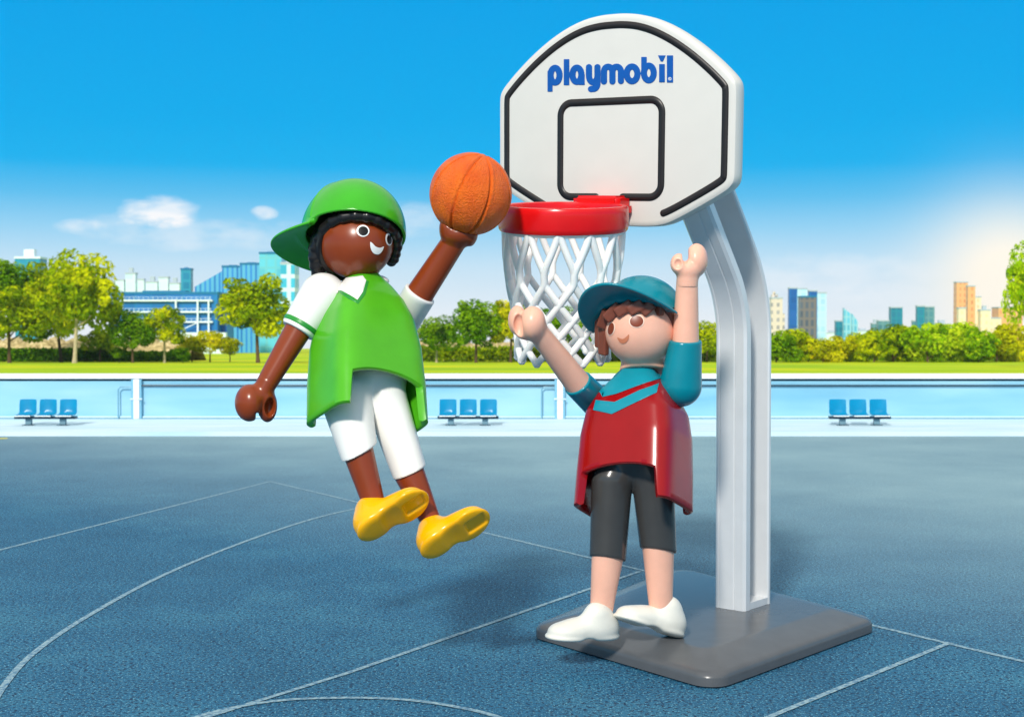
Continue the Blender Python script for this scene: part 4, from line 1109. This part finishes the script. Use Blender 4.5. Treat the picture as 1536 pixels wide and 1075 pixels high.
for k, (a, b_, t, lb) in enumerate(((172, 186, 421, 'pale far tower just right of the tallest tree'), (188, 203, 411, 'tallest pale far tower above the low blue office block'), (206, 216, 420, 'thin pale far tower right of the tallest pale one'),
                                   (219, 236, 424, 'broad pale far tower in the middle of the pale group'), (238, 252, 417, 'pale far tower left of the slim teal tower'), (254, 269, 426, 'pale far tower closest to the slim teal tower'))):
    building('tower', a, b_, t, 640, fa_pale, lb, group=GP, roof=3 if k % 2 else None)
GS = 'towers of the skyline on the right'
def setback(r, part, w, dp, h, s):
    mb = Mesh(); mb.box(-w*.42, w*.1, -dp*.3, dp*.3, h+.75, h+6*s*1); mb.box(-w*.3, -w*.1, -dp*.2, dp*.2, h+6*s+.02, h+11*s); part('crown_step', mb, fa_cream)
    mb = Mesh(); mb.box(w*.503, w*.72, -dp*.4, dp*.4, 0, h-22*s); part('side_wing', mb, fa_cream)
sk = [(1157, 1174, 448, fa_cream, 'cream stepped tower touching the silver post', setback), (1184, 1196, 433, fa_navy, 'deep blue slab tower, tallest on this side of the skyline', None),
      (1196, 1211, 434, fa_ice, 'ice blue glass tower joined to the deep blue slab', None), (1201, 1225, 446, fa_grey, 'dark grey tower with a blue top in front of the glass ones', None),
      (1214, 1226, 437, fa_navy, 'blue tower top peeping over the dark grey tower', None), (1226, 1240, 440, fa_ice, 'pale glass tower right of the dark grey tower', None),
      (1254, 1266, 482, fa_tower, 'short teal tower left of the pale fin tower', None), (1266, 1277, 462, fa_fin, 'pale blue fin tower with a slanted top', 'fin'), (1278, 1287, 470, fa_fin, 'small curved-looking fin tower, right of the taller fin', 'fin2'),
      (1308, 1319, 486, fa_tgrey, 'lowest grey block left of the teal-grey tower', None), (1318, 1334, 482, fa_tgrey, 'broad grey block directly left of the teal-grey tower', None), (1337, 1354, 462, fa_tower, 'single teal-grey tower between the low blocks and the twin towers', None),
      (1369, 1377, 482, fa_tgrey, 'small block at the foot of the twin teal towers', None), (1376, 1387, 460, fa_tower, 'left one of the twin teal towers', None), (1388, 1402, 461, fa_tgrey, 'right one of the twin teal towers, greyer', None),
      (1404, 1426, 487, fa_brown, 'small brown block right of the twin towers', None), (1435, 1452, 424, fa_or, 'orange tower, taller half of the twin, against the bright sky', None), (1452, 1463, 430, fa_or, 'orange tower, lower right half of the twin', None),
      (1438, 1449, 463, fa_sand, 'sandy tower in front of the orange twin', None), (1463, 1472, 446, fa_sand, 'pale cream slim tower right of the orange twin', None), (1471, 1486, 466, fa_sand, 'cream block between the slim tower and the low orange block', None),
      (1483, 1502, 478, fa_sand, 'low cream block left of the low orange block', None), (1498, 1534, 462, fa_or, 'low broad orange block at the right edge of the skyline', None)]
for k, (a, b_, t, mt, lb, ex) in enumerate(sk):
    Z = 640+(k*37 % 120)
    if lb.startswith(('dark grey', 'sandy')): Z = 600
    tp = {'fin': (0, 9), 'fin2': (0, 12)}.get(ex) if isinstance(ex, str) else None
    building('tower', a, b_, t, Z, mt, lb, group=GS, roof=2.6 if k in (0, 9, 15, 20) else None, taper=tp, extra=ex if callable(ex) else None, roof_mat=m_bluer if mt is fa_grey else None)
for k, (a, b_, t, lb) in enumerate(((1240, 1258, 500, 'low pale far block behind the yellow trees'), (1284, 1308, 497, 'low pale far block right of the fin towers'), (1352, 1370, 494, 'low pale far block between the teal-grey and twin towers'), (1424, 1440, 492, 'low pale far block left of the orange twin'))):
    building('tower', a, b_, t, 860, fa_pale, lb, group=GP, roof=2)

# ------------------------------------------------------------------ the hazy air over the park and the town
m_haze = bpy.data.materials.new('haze_air'); m_haze.use_nodes = True
hn = m_haze.node_tree; hn.nodes.remove(hn.nodes['Principled BSDF'])
pv = hn.nodes.new('ShaderNodeVolumePrincipled'); pv.inputs['Color'].default_value = (.93, .97, 1, 1); pv.inputs['Density'].default_value = .0001; pv.inputs['Anisotropy'].default_value = .25
hn.links.new(pv.outputs[0], hn.nodes['Material Output'].inputs['Volume'])
mb = Mesh(); mb.box(-920, 920, -60, 1020, -16, 38)
hz = mb.build('haze', m_haze, sharp=None); tag(hz, kind='stuff')

# ------------------------------------------------------------------ light
world = bpy.data.worlds.new('World'); scene.world = world; world.use_nodes = True
nt = world.node_tree; bg = nt.nodes['Background']
SUN_EL, SUN_AZ = math.radians(35), math.radians(-163)              # azimuth measured from +Y towards +X
tc = N(nt, 'ShaderNodeTexCoord'); sp = N(nt, 'ShaderNodeSeparateXYZ'); nt.links.new(tc.outputs['Generated'], sp.inputs[0])
x_, y_, z_ = sp.outputs
S = lambda r, g, b: rgb(r, g, b)
sky_c = ramp(nt, [(0, S(238, 244, 249)), (.012, S(230, 241, 250)), (.045, S(200, 230, 249)), (.072, S(150, 212, 246)), (.095, S(92, 192, 241)), (.118, S(16, 178, 240)), (.15, S(0, 172, 238)), (.238, S(0, 163, 234)), (.30, S(96, 180, 226)), (.46, S(214, 220, 223)), (1, S(232, 232, 231))], z_)  # near-white stops overhead are added as soft fill light, out of view
# bright sun haze low on the right
gdir = Vector(ray(1510, 420)).normalized()
dt = N(nt, 'ShaderNodeVectorMath', operation='DOT_PRODUCT'); nt.links.new(tc.outputs['Generated'], dt.inputs[0]); dt.inputs[1].default_value = gdir
gl = mth(nt, 'POWER', mth(nt, 'MAXIMUM', dt.outputs['Value'], 0.0), 800.0)
col = mixc(nt, mth(nt, 'MULTIPLY', gl, 1.15, True), sky_c, (1.06, .99, .86, 1))
# thin clouds
yy = mth(nt, 'MAXIMUM', y_, .01); u_ = mth(nt, 'DIVIDE', x_, yy); v_ = mth(nt, 'DIVIDE', z_, yy)
cv = N(nt, 'ShaderNodeCombineXYZ'); nt.links.new(u_, cv.inputs[0]); nt.links.new(mth(nt, 'MULTIPLY', v_, 2.2), cv.inputs[1])
n1 = noise(nt, cv.outputs[0], 34, 6, .55); n0_ = noise(nt, cv.outputs[0], 5, 4, .5)
def cloud(cx, cy, sx, sy, amt):
    a = mth(nt, 'DIVIDE', mth(nt, 'SUBTRACT', u_, (cx-768)/F), sx/F); b = mth(nt, 'DIVIDE', mth(nt, 'SUBTRACT', v_, (YH-cy)/F), sy/F)
    d = mth(nt, 'SUBTRACT', 1.0, mth(nt, 'ADD', mth(nt, 'MULTIPLY', a, a), mth(nt, 'MULTIPLY', b, b)), True)
    q = mth(nt, 'SUBTRACT', mth(nt, 'MULTIPLY', mth(nt, 'ADD', d, -.0), n1), .24)
    return mth(nt, 'MULTIPLY', mth(nt, 'MULTIPLY', q, 3.2, True), amt)
front = mth(nt, 'GREATER_THAN', y_, .05)
tot = None
for c in ((238, 318, 92, 36, .8), (200, 330, 120, 20, .3), (397, 321, 30, 17, .9), (118, 340, 60, 18, .5), (300, 352, 260, 36, .4), (620, 330, 150, 40, .35), (1240, 420, 300, 60, .35)):
    q = cloud(*c); tot = q if tot is None else mth(nt, 'ADD', tot, q, True)
col = mixc(nt, mth(nt, 'MULTIPLY', tot, front), col, (.96, .975, 1, 1))
veil = mth(nt, 'MULTIPLY', mth(nt, 'SUBTRACT', n0_, .45, True), 1.1, True)
skyt = N(nt, 'ShaderNodeTexSky'); skyt.sky_type = 'NISHITA'; skyt.sun_disc = False; skyt.sun_elevation = SUN_EL; skyt.sun_rotation = SUN_AZ
sk_ = mixc(nt, 1.0, skyt.outputs['Color'], (.0008, .0008, .0008, 1), 'MULTIPLY')
nt.links.new(mixc(nt, 1.0, col, sk_, 'ADD'), bg.inputs['Color']); bg.inputs['Strength'].default_value = 1.0
sd = bpy.data.lights.new('sun', 'SUN'); sd.energy = 3.65; sd.angle = math.radians(6); sd.color = (1, .955, .88)
so = bpy.data.objects.new('sun', sd); COL.objects.link(so)
sdir = Vector((math.sin(SUN_AZ)*math.cos(SUN_EL), math.cos(SUN_AZ)*math.cos(SUN_EL), math.sin(SUN_EL)))
so.rotation_euler = sdir.to_track_quat('Z', 'Y').to_euler(); so.location = (-8, -20, 25)
scene.view_settings.view_transform = 'Standard'; scene.view_settings.look = 'None'; scene.view_settings.exposure = 0; scene.view_settings.gamma = 1
scene.render.engine = 'CYCLES'; scene.cycles.max_bounces = 8; scene.cycles.diffuse_bounces = 4
